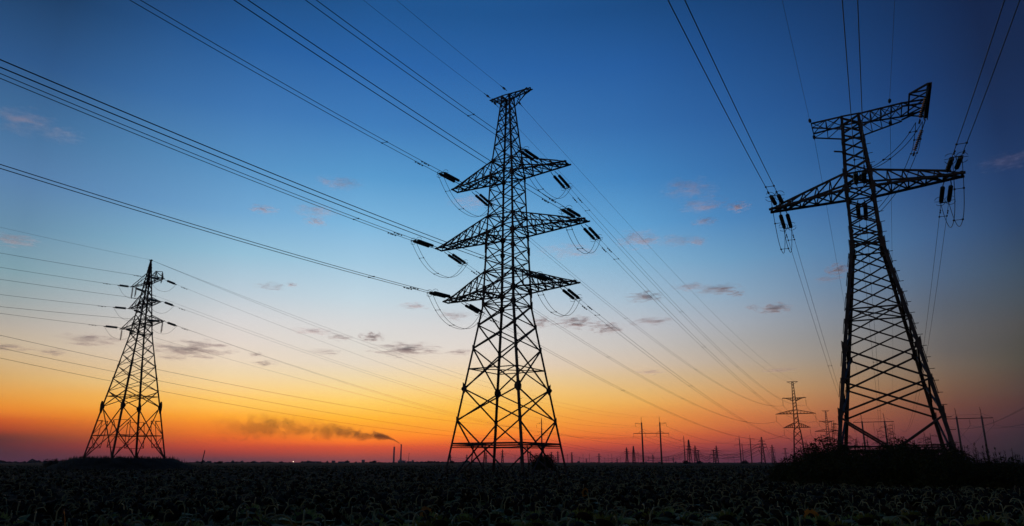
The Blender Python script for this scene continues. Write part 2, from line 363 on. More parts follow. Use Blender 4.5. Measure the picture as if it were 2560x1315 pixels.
mid.plan((3.6, 10.8, 17.06, 18.3, 20.32, 24.15, 26.1, 30.4, 32.06), .08, st)
MA = dict(U=(30.53, 32.06, -6.93, .57, 6.82, -.06, .53, 5), M=(24.29, 26.1, -9.0, .75, 8.75, -.22, .52, 7), L=(18.44, 20.32, -7.97, .86, 7.65, -.27, .45, 6))
for k_, (z1, z2, xl, yl, xr, yr, tb, n_) in MA.items():
    mid.arm(-1, z1, z2, -xl, yl, tb, .13, st, n_); mid.arm(1, z1, z2, xr, yr, tb, .13, st, n_)
for s_, a_, y_ in ((-1, 1.95, -.1), (1, 2.95, -.3)): mid.arm(s_, 39.55, 38.6, a_, y_, .22, .09, st, 3, name='ground_wire_arm', ext=.5)
NM = dict(UL='upper left', UR='upper right', ML='middle left', MR='middle right', LL='lower left', LR='lower right')
MF = dict(UL=((-4.74, -1.38, 30.24), -.0653), UR=((4.95, -2.19, 30.25), -.0805), MR=((8.52, -.83, 24.27), -.0762), ML=((-8.65, -.26, 24.16), -.066), LR=((5.75, -1.37, 18.49), -.0848), LL=((-5.97, -.82, 18.36), -.0687))
MBk = dict(UL=(-5.05, 1.29, 30.35), UR=(4.8, .79, 30.35), ML=(-8.56, 1.38, 24.15), MR=(8.12, .5, 24.15), LL=(-6.35, 1.6, 18.35), LR=(5.71, .55, 18.35))
FQ = dict(UL=(135.73, 372.01, 29.71), UR=(145.42, 368.33, 29.64), ML=(131.99, 373.36, 22.03), MR=(149.07, 366.87, 21.92), LL=(134.94, 372.3, 15.3), LR=(145.98, 368.11, 15.27))
LS = 4.3
for k_ in MF:
    A_, b_ = MF[k_]; cu, n_, d_ = front_curve(mid.world(A_), -153.16, b_); cf, ds = cut(cu, LS)
    put_string(('double', LS, .26), cu[0], ds, f'double insulator, {NM[k_]} arm of the middle pylon, on the near-wire side', 'insulators of the middle pylon')
    bundle(cf, .275, n_, f'near wire pair running left from the {NM[k_]} arm of the middle pylon', 'power line', 'wires of the middle pylon', .0235, (9, 62, 115), (2.6, 3.3))
    cb, nb, db = span_curve(mid.world(MBk[k_]), FQ[k_], {'UL': 6.9, 'UR': 6.9, 'ML': 6.9, 'MR': 6.4, 'LL': 6.6, 'LR': 6.6}[k_]); cg, dg_ = cut(cb, LS)
    put_string(('double', LS, .26), cb[0], dg_, f'double insulator, {NM[k_]} arm of the middle pylon, on the far-pylon side', 'insulators of the middle pylon')
    bundle(cg, .25, nb, f'wire pair from the {NM[k_]} arm of the middle pylon to the far pylon', 'power line', 'wires of the middle pylon', lambda t: .015+.00004*t, (6, 52, 110), (2.3, 3.0))
    jumper(cf[0], cg[0], 2.5, .26, n_, f'drooping double jumper cable under the {NM[k_]} arm of the middle pylon', 'jumper cables of the middle pylon')
for nm_, A_, B_, Q_ in (('left', (-1.76, -.63, 39.6), (-1.8, -.2, 39.5), (139.0, 370.8, 41.3)), ('right', (.57, -1.15, 39.6), (.6, .9, 39.4), (142.5, 369.5, 41.4))):
    cu, n_, d_ = front_curve(mid.world(A_), -153.16, -.0794); cf, ds = cut(cu, 1.4)
    put_string(('ground', 1.4, 0), cu[0], ds, f'small insulator of the {nm_} ground wire atop the middle pylon, near side', 'ground wire fittings of the middle pylon')
    bundle(cf, 0, n_, f'{nm_} thin ground wire rising left from the top of the middle pylon', 'power line', 'ground wires of the middle pylon', .013)
    cb, nb, db = span_curve(mid.world(B_), Q_, 4.5); cg, dg_ = cut(cb, 1.4)
    put_string(('ground', 1.4, 0), cb[0], dg_, f'small insulator of the {nm_} ground wire atop the middle pylon, far side', 'ground wire fittings of the middle pylon')
    bundle(cg, 0, nb, f'{nm_} thin ground wire from the middle pylon top to the far pylon', 'power line', 'ground wires of the middle pylon', lambda t: .014+.00004*t)

# ================================================================== RIGHT PYLON
rt = Tower('lattice_pylon', (25.304, 50, 0), 63.7, [(0, 3.72), (5.306, 2.92), (9.548, 2.278), (17.395, 1.02), (21.18, .954), (22.4, .917), (27.09, .645)], 1.36)
tag(rt.root, 'near single circuit lattice pylon on the right with a raised arm, standing in dark shrubs', 'pylon', 'steel lattice pylons')
rt.legs(.24, st, gus=(26.2, 24.9, 22.4, 21.18, 17.4, 16.1, 14.7, 13.2, 11.4, 7.4), gs=.24, bolts=(1, -1), zb=.2)
for sx in (-1, 1):
    for sy in (-1, 1):
        for z, s_ in ((5.3, .4), (9.55, .55), (16.9, .5), (18.0, .42), (21.1, .5), (22.4, .42)): pl = MB(); gusset(pl, rt.c(sx, sy, z)+[sx*.025, sy*.025, 0], sx, sy, s_); pl.build('gusset_plate', st, rt.leg[(sx, sy)])
        for z in (6.4, 8.4, 10.6, 12.2, 14.0, 15.4):
            pl = MB(); P, Q = rt.c(sx, sy, z), rt.c(sx, sy, z+1.0); pl.prism(P+[sx*.04, 0, 0], Q+[sx*.04, 0, 0], (sx*.03, 0, 0), (0, -sy*.28, 0)); pl.build('splice_plate', st, rt.leg[(sx, sy)])
rt.face([5.306, 7.4, 9.548, 11.4, 13.2, 14.7, 16.1, 17.395, 18.4, 19.3, 20.25, 21.18, 22.4, 23.25, 24.1, 24.9, 25.6, 26.3, 27.0], .105, st,
        horiz=(12.3, 16.95, 17.75, 21.18, 22.4, 25.9, 27.05))
bm = MB()
for A, B in (((-1, -1), (1, -1)), ((1, 1), (-1, 1)), ((1, -1), (1, 1)), ((-1, 1), (-1, -1))):
    bm.bar(rt.c(*A, 3.0), rt.c(*B, 3.0), .11); bm.bar(rt.c(*A, 5.12), (rt.c(*A, 3.05)+rt.c(*B, 3.05))/2, .12); bm.bar(rt.c(*B, 5.12), (rt.c(*A, 3.05)+rt.c(*B, 3.05))/2, .12)
    bm.bar(rt.c(*A, .3), (rt.c(*A, 3.05)+rt.c(*B, 3.05))/2, .08); bm.bar(rt.c(*B, .3), (rt.c(*A, 3.05)+rt.c(*B, 3.05))/2, .08)
bm.build('base_bracing', st, rt.root)
rt.plan((3.3, 12.3, 17.4, 21.1, 22.3, 26.9), .08, st)
rt.arm(-1, 21.18, 22.4, 6.25, 1.15, .4, .16, st, 5, web=.085); rt.arm(1, 21.18, 22.4, 6.32, -.82, .4, .16, st, 5, web=.085)
# upper arm: a flat box truss reaching out left and far out right, with a cross frame at its right end
def box_arm(T, side, x1, y0, y1, cw, n, label_name='upper_arm', zr=25.0, ytop=None, ybot=None):
    b = MB(); zt = 27.05; X0 = side*.645; dz = .75
    P = {}
    for sy in (-1, 1):
        r1 = T.c(side, sy, 27.0); t1 = np.array([side*x1, y0 if sy < 0 else y1, zt])
        r2 = T.c(side, sy, 26.0); t2 = np.array([side*x1, (y0 if sy < 0 else y1)*1.0, zt-.35])
        b.bar(r1, t1, cw); b.bar(r2, t2, cw*.9)
        P[sy] = ([r1+(t1-r1)*i/n for i in range(n+1)], [r2+(t2-r2)*i/n for i in range(n+1)])
        for i in range(n):
            b.bar(P[sy][0][i], P[sy][1][i+1], cw*.42)
            if i: b.bar(P[sy][0][i], P[sy][1][i], cw*.55)
    for i in range(n):
        b.bar(P[-1][0][i], P[1][0][i+1], cw*.45); b.bar(P[1][0][i]+[0, 0, .06], P[-1][0][i+1]+[0, 0, .06], cw*.45); b.bar(P[-1][0][i+1], P[1][0][i+1], cw*.7)
    return b
box_arm(rt, -1, 2.68, -.55, 1.45, .10, 2).build('upper_arm', st, rt.root)
b = box_arm(rt, 1, 3.4, -1.2, 1.2, .10, 4)
b.bar((3.4, -1.2, 27.05), (4.95, -1.0, 27.1), .1); b.bar((3.4, 1.2, 27.05), (4.95, .9, 27.1), .1); b.bar((3.4, -1.2, 26.8), (4.95, -.6, 27.0), .1); b.bar((3.4, 1.2, 26.8), (4.95, .4, 27.0), .1)
b.bar((3.4, -1.2, 27.1), (4.95, .9, 27.15), .07); b.bar((3.4, 1.2, 27.1), (4.95, -1.0, 27.2), .07)
b.build('upper_arm', st, rt.root)
b = MB()
b.prism((4.88, -3.65, 27.0), (4.88, 2.2, 27.0), (.3, 0, 0), (0, 0, .07)); b.prism((4.9, -3.65, 26.85), (4.9, 2.2, 26.85), (.05, 0, 0), (0, 0, .15)); b.prism((5.1, -3.65, 26.85), (5.1, 2.2, 26.85), (.05, 0, 0), (0, 0, .15))
for (p_, q_, w_) in (((3.85, -2.45, 27.05), (3.85, 1.2, 27.05), .1), ((3.85, -2.45, 27.05), (4.95, -3.55, 27.05), .11), ((3.85, 1.2, 27.05), (4.95, 1.9, 27.05), .08),
    ((3.85, -2.45, 27.1), (4.95, -2.5, 27.1), .09), ((3.85, -2.4, 27.05), (4.95, -1.4, 27.05), .08), ((3.85, 1.15, 27.05), (4.95, .9, 27.12), .08), ((3.85, 1.1, 27.1), (4.95, .2, 27.15), .08), ((3.85, -1, 27.1), (4.95, -2, 27.18), .07)):
    b.bar(p_, q_, w_)
b.build('jumper_frame', st, rt.root)
b = MB(); b.bar((-.75, -1.2, 24.1), (-1.35, -1.45, 24.15), .09); b.bar((-.6, -1.1, 24.1), (-.8, -1.2, 24.1), .2); b.build('bracket', st, rt.root)
RF = {'left': ((-5.55, .15, 21.15), -.1124), 'centre': ((.06, -2.11, 21.0), -.0797), 'right': ((5.61, -1.71, 21.18), -.0932)}
RB = {'left': (-5.5, 1.35, 21.1), 'centre': (0, .75, 20.9), 'right': (5.5, -.05, 21.1)}
PQ = {'left': (172.24, 373.17, 18.82), 'centre': (180.72, 369.14, 18.16), 'right': (189.2, 364.86, 18.17)}
WH = {'left': 'left arm', 'centre': 'body', 'right': 'right arm'}
ends = {}
for k_ in RF:
    A_, b_ = RF[k_]; cu, n_, d_ = front_curve(rt.world(A_), -154.13, b_); cf, ds = cut(cu, 3.9)
    put_string(('double', 3.9, .25), cu[0], ds, f'thick double insulator on the {WH[k_]} of the right pylon, overhead-wire side', 'insulators of the right pylon')
    bundle(cf, .264, n_, f'wire pair climbing overhead from the {WH[k_]} of the right pylon', 'power line', 'wires of the right pylon', .021, (2.6, 50, 100), (1.0,))
    cb, nb, db = span_curve(rt.world(RB[k_]), PQ[k_], {'left': 7.2, 'centre': 6.5, 'right': 7.2}[k_]); cg, dg_ = cut(cb, 3.9)
    put_string(('double', 3.9, .25), cb[0], dg_, f'thick double insulator on the {WH[k_]} of the right pylon, far side', 'insulators of the right pylon')
    bundle(cg, .25, nb, f'wire pair descending from the {WH[k_]} of the right pylon to the gantry behind', 'power line', 'wires of the right pylon', lambda t: .015+.00004*t, (2.6, 60, 130), (1.3,))
    ends[k_] = (cf[0], cg[0], n_)
for k_ in ('left', 'right'):
    e = ends[k_]; jumper(e[0], e[1], 3.0, .26, e[2], f'deep double jumper loop hanging under the {WH[k_]} of the right pylon', 'jumper cables of the right pylon')
B1 = rt.world((4.07, -3.55, 24.4)); B2 = rt.world((3.87, 2.1, 24.3))
hang('single', rt.world((5.0, -3.5, 26.85)), B1, 'near hanging insulator at the front end of the raised arm frame', 'jumper insulators on the raised arm of the right pylon')
hang('single', rt.world((5.0, 2.0, 26.85)), B2, 'rear hanging insulator at the back end of the raised arm frame', 'jumper insulators on the raised arm of the right pylon')
nu = rt.u
jumper(ends['centre'][0], B1, .7, .2, nu, 'jumper cable from the front of the right pylon up to the near hanging insulator', 'jumper cables of the right pylon')
jumper(B1, B2, .35, .2, nu, 'double jumper cable between the two hanging insulators of the raised arm', 'jumper cables of the right pylon')
jumper(B2, ends['centre'][1], .9, .2, nu, 'jumper cable from the rear hanging insulator down behind the right pylon', 'jumper cables of the right pylon')
for nm_, A_, B_, q_ in (('left', (-2.74, -.6, 27.1), (-2.68, 1.45, 27.0), (2166.8, 1034.7)), ('right', (2.62, -1.45, 27.1), (2.66, 1.3, 27.0), (2223.5, 1032.3))):
    cu, n_, d_ = front_curve(rt.world(A_), -154, -.08); cf, ds = cut(cu, .9)
    put_string(('ground', .9, 0), cu[0], ds, f'small ground wire insulator on the {nm_} part of the raised arm, near side', 'ground wire fittings of the right pylon')
    bundle(cf, 0, n_, f'thin ground wire going up from the {nm_} part of the raised arm', 'power line', 'ground wires of the right pylon', .010)
    cb, nb, db = span_curve(rt.world(B_), at_D(*q_, 411), 5.5); cg, dg_ = cut(cb, .9)
    put_string(('ground', .9, 0), cb[0], dg_, f'small ground wire insulator on the {nm_} part of the raised arm, far side', 'ground wire fittings of the right pylon')
    bundle(cg, 0, nb, f'thin ground wire falling behind the right pylon from the {nm_} part of its raised arm', 'power line', 'ground wires of the right pylon', .013)

# ================================================================== LEFT PYLON on its low mound
LZ = 2.75
lt = Tower('lattice_pylon', (-60.37, 118, 0), 55.6, [(LZ, 4.29), (10.76, 3.08), (18.2, 1.9), (22.5, 1.23), (27.7, .76), (31.2, .44), (34.97, .09)])
tag(lt.root, 'smaller double circuit lattice pylon with a pointed top standing on a grassy mound at left', 'pylon', 'steel lattice pylons')
lt.legs(.24, st, gus=(31.2, 27.5, 24.0, 17.2, 15.2), gs=.25)
for sx in (-1, 1):
    for sy in (-1, 1):
        for z, s_ in ((10.76, .7), (22.5, .4), (24.0, .35), (27.4, .35), (31.0, .35)): pl = MB(); gusset(pl, lt.c(sx, sy, z)+[sx*.025, sy*.025, 0], sx, sy, s_); pl.build('gusset_plate', st, lt.leg[(sx, sy)])
        P = lt.c(sx, sy, 10.76); pl = MB(); pl.tube([P-[0, 0, 1.0], P-[0, 0, .5], P+[0, 0, .4], P+[0, 0, .9]], np.array([.12, .24, .24, .12]), 6); pl.build('joint', st, lt.leg[(sx, sy)])
lt.face([LZ, 10.76, 13.2, 15.2, 17.2, 19.1, 20.8, 22.5, 24.0, 25.7, 27.4, 28.7, 29.9, 31.1], .10, st, horiz=(6.35, 12.4, 22.5, 24, 27.4, 31.1),
        sub=((8.6, 0, 8.6, .26), (8.6, .26, 6.35, 0), (8.6, .26, 6.35, .27), (4.5, 0, 4.5, .26), (4.5, .26, 6.35, 0), (4.5, .26, 6.35, .27), (4.5, .13, LZ, .02)))
pk = MB()
for z0, z1 in zip(np.linspace(31.2, 34.2, 6)[:-1], np.linspace(31.2, 34.2, 6)[1:]):
    for A, B in (((-1, -1), (1, -1)), ((1, 1), (-1, 1)), ((1, -1), (1, 1)), ((-1, 1), (-1, -1))): pk.bar(lt.c(*A, z0), lt.c(*B, z1), .08)
pk.build('peak_bracing', st, lt.root); lt.plan((6.3, 12.4, 22.4, 24, 27.4, 31), .08, st)
lt.arm(-1, 30.9, 32.6, 5.0, 0, .15, .10, st, 2, zt=31.0, web=.03); lt.arm(1, 30.9, 32.4, 5.0, -.3, .15, .10, st, 2, zt=31.0, web=.03)
lt.arm(-1, 27.2, 28.9, 4.65, 0, .2, .10, st, 3, web=.05); lt.arm(1, 27.2, 28.6, 4.9, -.3, .2, .10, st, 3, web=.05)
lt.arm(-1, 23.9, 25.4, 6.4, 0, .2, .12, st, 2, web=.03); lt.arm(1, 23.9, 25.6, 6.5, -.3, .2, .12, st, 2, web=.03)
b = MB()
for p_, q_ in (((3.2, -.2, 31.3), (3.6, -.9, 32.3)), ((3.6, -.9, 32.3), (5.6, -.9, 31.9)), ((5.0, -.3, 31.0), (5.6, -.9, 31.9)), ((.6, 0, 31.9), (3.6, -.9, 32.3)), ((3.6, -.9, 32.3), (4.9, -.3, 31.2))): b.bar(p_, q_, .1)
b.build('jumper_bracket', st, lt.root)
b = MB(); b.bar((-.28, 0, 34.95), (.28, 0, 34.95), .14); b.bar((0, -.28, 34.9), (0, .28, 34.9), .12); b.build('peak_cap', st, lt.root)
LF = dict(UL=((-4.99, 0, 31.0), -.0615, 2.3), UR=((4.84, -.3, 30.9), -.0662, 2.3), ML=((-4.65, 0, 27.2), -.0756, 2.7), MR=((4.93, -.3, 27.3), -.0659, 2.3), LL=((-6.39, 0, 24.1), -.0411, 2.9), LR=((6.53, -.3, 23.8), -.085, 2.6))
LQ = dict(UL=(67.45, 402.39, 20.75), UR=(81.77, 399.72, 21.46), ML=(65.44, 402.72, 15.32), MR=(83.72, 399.32, 15.83), LL=(71.99, 401.6, 15.49), LR=(76.96, 400.68, 15.77))
LSg = dict(UL=7.0, UR=7.6, ML=7.4, MR=6.9, LL=6.2, LR=7.6)
for k_ in LF:
    A_, b_, l_ = LF[k_]; cu, n_, d_ = front_curve(lt.world(A_), -146.98, b_, T=170); cf, ds = cut(cu, l_)
    put_string(('strain', l_, 0), cu[0], ds, f'black insulator at the {NM[k_]} arm tip of the left pylon, pulled left', 'strain insulators of the left pylon')
    bundle(cf, 0, n_, f'single wire running left from the {NM[k_]} arm of the left pylon', 'power line', 'wires of the left pylon', .022, (), (1.6, 2.2))
    cb, nb, db = span_curve(lt.world(np.array(A_)+[0, .3, 0]), LQ[k_], LSg[k_]); cg, dg_ = cut(cb, 2.3)
    put_string(('strain', 2.3, 0), cb[0], dg_, f'black insulator at the {NM[k_]} arm tip of the left pylon, pulled right', 'strain insulators of the left pylon')
    bundle(cg, 0, nb, f'single wire running right from the {NM[k_]} arm of the left pylon', 'power line', 'wires of the left pylon', lambda t: .014+.00003*t, (), (1.4, 2.0))
    jumper(cf[0], cg[0], 1.7, 0, n_, f'thin jumper loop under the {NM[k_]} arm of the left pylon', 'jumper cables of the left pylon', r=.02)
for nm_, P_ in (('outer of two under the upper left arm', (-4.6, 0, 31.0)), ('inner of two under the upper left arm', (-3.5, 0, 31.0)), ('outer of two under the upper right bracket', (5.6, -.9, 31.9)), ('inner of two under the upper right bracket', (3.6, -.9, 32.2)), ('under the lower left arm', (-6.2, 0, 23.9)), ('under the lower right arm', (6.4, -.3, 23.9))):
    P_ = np.array(P_); hang('brown', lt.world(P_-[0, 0, .1]), lt.world(P_-[0, 0, 1.75]), f'reddish brown hanging insulator of the left pylon, {nm_}', 'hanging insulators of the left pylon')
cu, n_, d_ = front_curve(lt.world((.1, 0, 34.95)), -146.98, -.0327, T=170); bundle(cu, 0, n_, 'thin ground wire running left from the peak of the left pylon', 'power line', 'ground wires of the left pylon', .014)
for nm_, q_ in (('upper', (1651, 1043.5)), ('lower', (1603, 1045.5))):
    cb, nb, db = span_curve(lt.world((.1, .1, 34.9)), at_D(*q_, 408), 6.0); bundle(cb, 0, nb, f'thin ground wire falling right from the peak of the left pylon, {nm_} of two', 'power line', 'ground wires of the left pylon', .018)

# ================================================================== FAR PYLONS
def far_double(name, loc, th, H, label, group, arms, leg=.34, dg=.17, top=True, m=None, detail=True, neck=.62):
    """suspension lattice pylon; arms = [(z, half length, upper chord rise)]"""
    m = m or st; zt = H; T = Tower(name, loc, th, [(0, H*.075), (H*.42, H*.04), (arms[-1][0], H*.031), (arms[0][0], H*.02), (H, H*.011)])
    tag(T.root, label, 'pylon', group)
    if not detail:
        b = MB()
        for sx in (-1, 1):
            for sy in (-1, 1): b.bar(T.c(sx, sy, 0), T.c(sx, sy, H), leg)
        zs = [0]
        while zs[-1] < H*.97: zs.append(zs[-1]+max(H*.05, 2.1*interp(T.prof, zs[-1])))
        zs[-1] = H
        for z0, z1 in zip(zs[:-1], zs[1:]):
            for A, B in (((-1, -1), (1, -1)), ((1, 1), (-1, 1)), ((1, -1), (1, 1)), ((-1, 1), (-1, -1))):
                b.bar(T.c(*A, z0), T.c(*B, z1), dg); b.bar(T.c(*B, z0), T.c(*A, z1), dg)
        b.build('mast', m, T.root)
        b = MB()
        for z, a, rise in arms:
            for s_ in (-1, 1):
                for sy in (-1, 1):
                    b.bar(T.c(s_, sy, z), (s_*a, 0, z+.1), leg*.6); b.bar(T.c(s_, sy, z+rise), (s_*a, 0, z+.15), leg*.6)
                b.bar((s_*a*.5, 0, z), T.c(s_, 1, z+rise*.7)*.5+np.array([s_*a, 0, z])*.5, dg*.8)
            b.bar(T.c(-1, -1, z), T.c(1, 1, z), dg)
        b.build('crossarm', m, T.root)
        return T
    T.legs(leg, m, foot=False)
    zs = [0]
    while zs[-1] < H*.985: zs.append(zs[-1]+max(H*.035, 1.75*interp(T.prof, zs[-1])))
    zs[-1] = H
    T.face(zs, dg, m, horiz=[a[0] for a in arms])
    for z, a, rise in arms:
        for s_ in (-1, 1): T.arm(s_, z, z+rise, a, 0, .12, leg*.75, m, 5, web=dg*.8)
    if top:
        b = MB(); b.bar((-2.5, 0, H), (2.5, 0, H), .25); b.bar((-2.5, 0, H), (-.3, 0, H-1.3), .15); b.bar((2.5, 0, H), (.3, 0, H-1.3), .15); b.bar((-2.5, 0, H-.3), (-2.5, 0, H), .15); b.build('ground_wire_arm', m, T.root)
    return T
FARMS = [(33.3, 5.4, -1.4), (25.6, 9.2, 1.9), (18.9, 6.1, 2.3)]
ft = far_double('lattice_pylon', (140.7, 370.15, 0), 65.3, 41.4, 'smaller far lattice pylon with three pairs of arms just left of the right pylon', 'steel lattice pylons', FARMS, .3, .15)
for k_, a_ in (('UL', (-5.4, 33.3)), ('UR', (5.4, 33.3)), ('ML', (-9.2, 25.6)), ('MR', (9.2, 25.6)), ('LL', (-6.1, 18.9)), ('LR', (6.1, 18.9))):
    P = ft.world((a_[0], 0, a_[1])); Q = np.array([P[0], P[1], FQ[k_][2]])
    o = hang('single', P, Q, f'hanging insulator on the {NM[k_]} arm of the far pylon', 'hanging insulators of the far pylon')
ft2 = far_double('lattice_pylon', (*ground_D(2078, 633)[:2], 0), 65.3, 41.4, 'hazy lattice pylon partly behind the leftmost leg of the right pylon', 'steel lattice pylons', FARMS, .34, .18)
NM2 = NM
for k_ in FQ:
    loc_ = {'UL': (-5.4, 29.6), 'UR': (5.4, 29.6), 'ML': (-9.2, 21.9), 'MR': (9.2, 21.9), 'LL': (-6.1, 15.2), 'LR': (6.1, 15.2)}[k_]
    P = np.array([*ft.world((loc_[0], 0, 0))[:2], FQ[k_][2]]); Q = ft2.world((loc_[0], 0, loc_[1]))
    cb, nb, db = span_curve(P, Q, 4.5, 24); bundle(cb, 0, nb, f'faint wire behind the {NM[k_]} arm of the far pylon', 'power line', 'faint distant wires', .05)
    hang('single', ft2.world((loc_[0], 0, loc_[1]+3.6)), Q, f'tiny insulator on the {NM[k_]} arm of the hazy pylon by the right pylon leg', 'hanging insulators of the hazy pylon')

# concrete gantries and poles ---------------------------------------------------------------
def post(b, P, H, r0=.48, r1=.34, lean=(0, 0)):
    b.tube([(P[0], P[1], 0), (P[0]+lean[0], P[1]+lean[1], H)], np.array([r0, r1]), 8)
def gantry(x0, x1, D, H, th, label, kind, armz, ins=3.0, group='concrete gantries along the lines'):
    A, B = np.array(ground_D(x0, D)), np.array(ground_D(x1, D)); c = (A+B)/2; d = B-A; L = np.linalg.norm(d); 
    root = empty('line_gantry', c, math.atan2(d[1], d[0]) if th is None else R(th-90)); h = L/2 if th is None else L/2
    tag(root, label, 'gantry', group)
    for s_ in (-1, 1):
        b = MB(); post(b, (s_*h, 0), H-3.6 if kind != 'h2' else H-2.6); b.build('post', M['conc'], root, True)
        b = MB(); zt = H-3.6 if kind != 'h2' else H-2.6
        for q in (-1, 1): b.bar((s_*h+q*.22, 0, zt-.4), (s_*h-.2, 0, H), .09)
        for i in range(4): b.bar((s_*h+(.22 if i % 2 else -.22), 0, zt+i*.8), (s_*h+(-.15 if i % 2 else .1), 0, zt+i*.8+.8), .06)
        b.bar((s_*h-.45, 0, H), (s_*h, 0, H), .09); b.build('ground_wire_peak', M['iron'], root)
    b = MB(); aw = 9.0 if kind != 'h2' else 9.3
    b.bar((-aw, 0, armz), (aw, 0, armz), .22, .3)
    if kind == 'h2':
        for s_ in (-1, 1):
            b.bar((s_*h, .3, armz+5.2), (s_*(h+3.4), .3, armz+5.4), .15); b.bar((s_*h, .3, armz+4.4), (s_*(h+3.4), .3, armz+5.3), .1)
            for q in (-1, 1): b.bar((s_*h, .1, armz+1.4), (s_*h+q*2.2, .1, armz), .13)
    else:
        for s_ in (-1, 1):
            b.bar((s_*h, .1, armz+2.2), (s_*aw, .1, armz+.1), .06)
        b.bar((-h, .1, armz+1.6), (h, .1, armz+1.6), .05)
    b.build('crossbar', M['iron'], root)
    b = MB()
    if kind == 'h2': b.bar((-h, .2, 11.5), (h, .2, .5), .05); b.bar((h, -.2, 11.5), (-h, -.2, .5), .05); b.build('guy_brace', M['wire'], root)
    else: b.bar((-h, .2, armz-5), (h, .2, 2), .05); b.bar((h, -.2, armz-5), (-h, -.2, 2), .05); b.build('guy_brace', M['wire'], root)
    ang = root.rotation_euler[2]; u = np.array([math.cos(ang), math.sin(ang), 0])
    pts = []
    xs_ = [(-9, armz), (9, armz), (0, armz)] if kind != 'h2' else [(-9.2, armz), (9.2, armz), (-2.9, armz), (2.9, armz), (-h-3.4, armz+5.4), (h+3.4, armz+5.4)]
    for x_, z_ in xs_: pts.append(c+u*x_+np.array([0, 0, z_]))
    return root, pts, ins
WHERE3 = ('left end', 'right end', 'middle')
WHERE6 = ('left end of the crossbar', 'right end of the crossbar', 'crossbar right of the left post', 'crossbar left of the right post', 'small upper left arm', 'small upper right arm')
def gantry_ins(g, where, of, group):
    out = []
    for P, w in zip(g[1], where):
        Q = P-[0, 0, g[2]]; hang('single', P, Q, f'thin insulator at the {w} of {of}', group); out.append(Q)
    return out
g1 = gantry(2167.5, 2225, 411, 25.7, None, 'two-post gantry seen through the base of the right pylon', 'h1', 21.6)
q1 = gantry_ins(g1, WHERE3, 'the gantry inside the right pylon', 'insulators of the gantry behind the right pylon')
g2 = gantry(2409, 2473, 392, 25.9, None, 'two-post gantry right of the right pylon above the weeds', 'h1', 21.3)
q2 = gantry_ins(g2, WHERE3, 'the gantry right of the right pylon', 'insulators of the rightmost gantry')
g3 = gantry(1608.5, 1654.5, 408, 25.6, None, 'two-post gantry with six hanging strings between the middle pylon and the far pylon', 'h2', 17.3, 1.75)
q3 = gantry_ins(g3, WHERE6, 'the six-string gantry', 'insulators of the six-string gantry')
g4 = gantry(1853, 1880, 700, 25.6, None, 'hazy two-post gantry left of the far pylon', 'h2', 17.3, 1.75)
q4 = gantry_ins(g4, WHERE6, 'the hazy gantry', 'insulators of the hazy gantry')
def pole3(x, D, H, th, label, red=False):
    P = ground_D(x, D); root = empty('concrete_pole', P, R(th-90)); tag(root, label, 'pole', 'concrete line poles')
    b = MB(); post(b, (0, 0), H*.78); b.build('post', M['conc'], root, True)
    b = MB(); b.tube([(0, 0, H*.775), (0, 0, H*.93)], np.array([.26, .26]), 8); b.tube([(0, 0, H*.93), (0, 0, H)], np.array([.26, .05]), 8); b.build('pole_top', M['red'] if red else M['conc'], root, True)
    pts = []
    for s_, z_, a_ in ((-1, H*.865, 2.9), (-1, H*.62, 4.4), (1, H*.63, 3.2)):
        b = MB(); b.bar((0, .3, z_), (s_*a_, .3, z_+.1), .12); b.bar((0, .3, z_+1.3), (s_*a_*.6, .3, z_+.05), .08); b.bar((0, .3, z_-.05), (0, .3, z_+1.35), .09)
        pts.append((s_*a_, .3, z_+.1)); b.build('crossarm', M['iron'], root)
    ang = R(th-90); u = np.array([math.cos(ang), math.sin(ang), 0]); v = np.array([-math.sin(ang), math.cos(ang), 0])
    return root, [np.array(P)+u*p_[0]+v*p_[1]+np.array([0, 0, p_[2]]) for p_ in pts], 2.2
p1 = pole3(1355, 400, 25.7, 70, 'concrete pole with a red top seen between the right legs of the middle pylon', True)
W3P = ('upper left arm', 'lower left arm', 'lower right arm')
qp1 = gantry_ins(p1, W3P, 'the red-topped pole', 'insulators of the red-topped pole')
p2 = pole3(1713, 690, 25.7, 70, 'slim concrete pole standing alone right of the six-string gantry')
qp2 = gantry_ins(p2, W3P, 'the slim pole', 'insulators of the slim pole')
p3 = pole3(1859, 1000, 25.7, 70, 'short faint concrete pole between the posts of the hazy gantry')
# wires between them
FG = 'faint distant wires'
for i_, (yl, P2_, S_) in enumerate(((835, qp1[0], 3.6), (867, qp1[1], 2.7), (892, qp1[2], 4.6))):
    cb, nb, db = span_curve(at_D(-14, yl, 170), P2_, S_, 40); bundle(cb, 0, nb, f'{("topmost", "middle", "lowest")[i_]} of three faint wires crossing behind the left pylon', 'power line', FG, .034)
for i_ in range(3):
    cb, nb, db = span_curve(qp1[i_], qp2[i_], 5.5, 24); bundle(cb, 0, nb, f'faint wire from the {W3P[i_]} of the red-topped pole to the slim pole', 'power line', FG, .04)
for i_ in range(6):
    cb, nb, db = span_curve(q3[i_], q4[i_], 5.5, 24); bundle(cb, 0, nb, f'faint wire behind the {WHERE6[i_]} of the six-string gantry', 'power line', FG, .045)
lr = (R(206))
for i_ in range(3):
    P = np.array(q2[i_]); a = R(-154); far_ = P+np.array([math.sin(a), math.cos(a), 0])*330+[0, 0, 3]
    cb, nb, db = span_curve(P, far_, 7, 40); bundle(cb, .2, nb, f'wire pair rising right from the {WHERE3[i_]} of the rightmost gantry', 'power line', 'wires of the rightmost gantry', .03)
    P2_ = P+np.array([math.sin(R(26)), math.cos(R(26)), 0])*330
    cb, nb, db = span_curve(P, P2_, 7, 24); bundle(cb, 0, nb, f'faint wire leading away from the {WHERE3[i_]} of the rightmost gantry', 'power line', FG, .045)
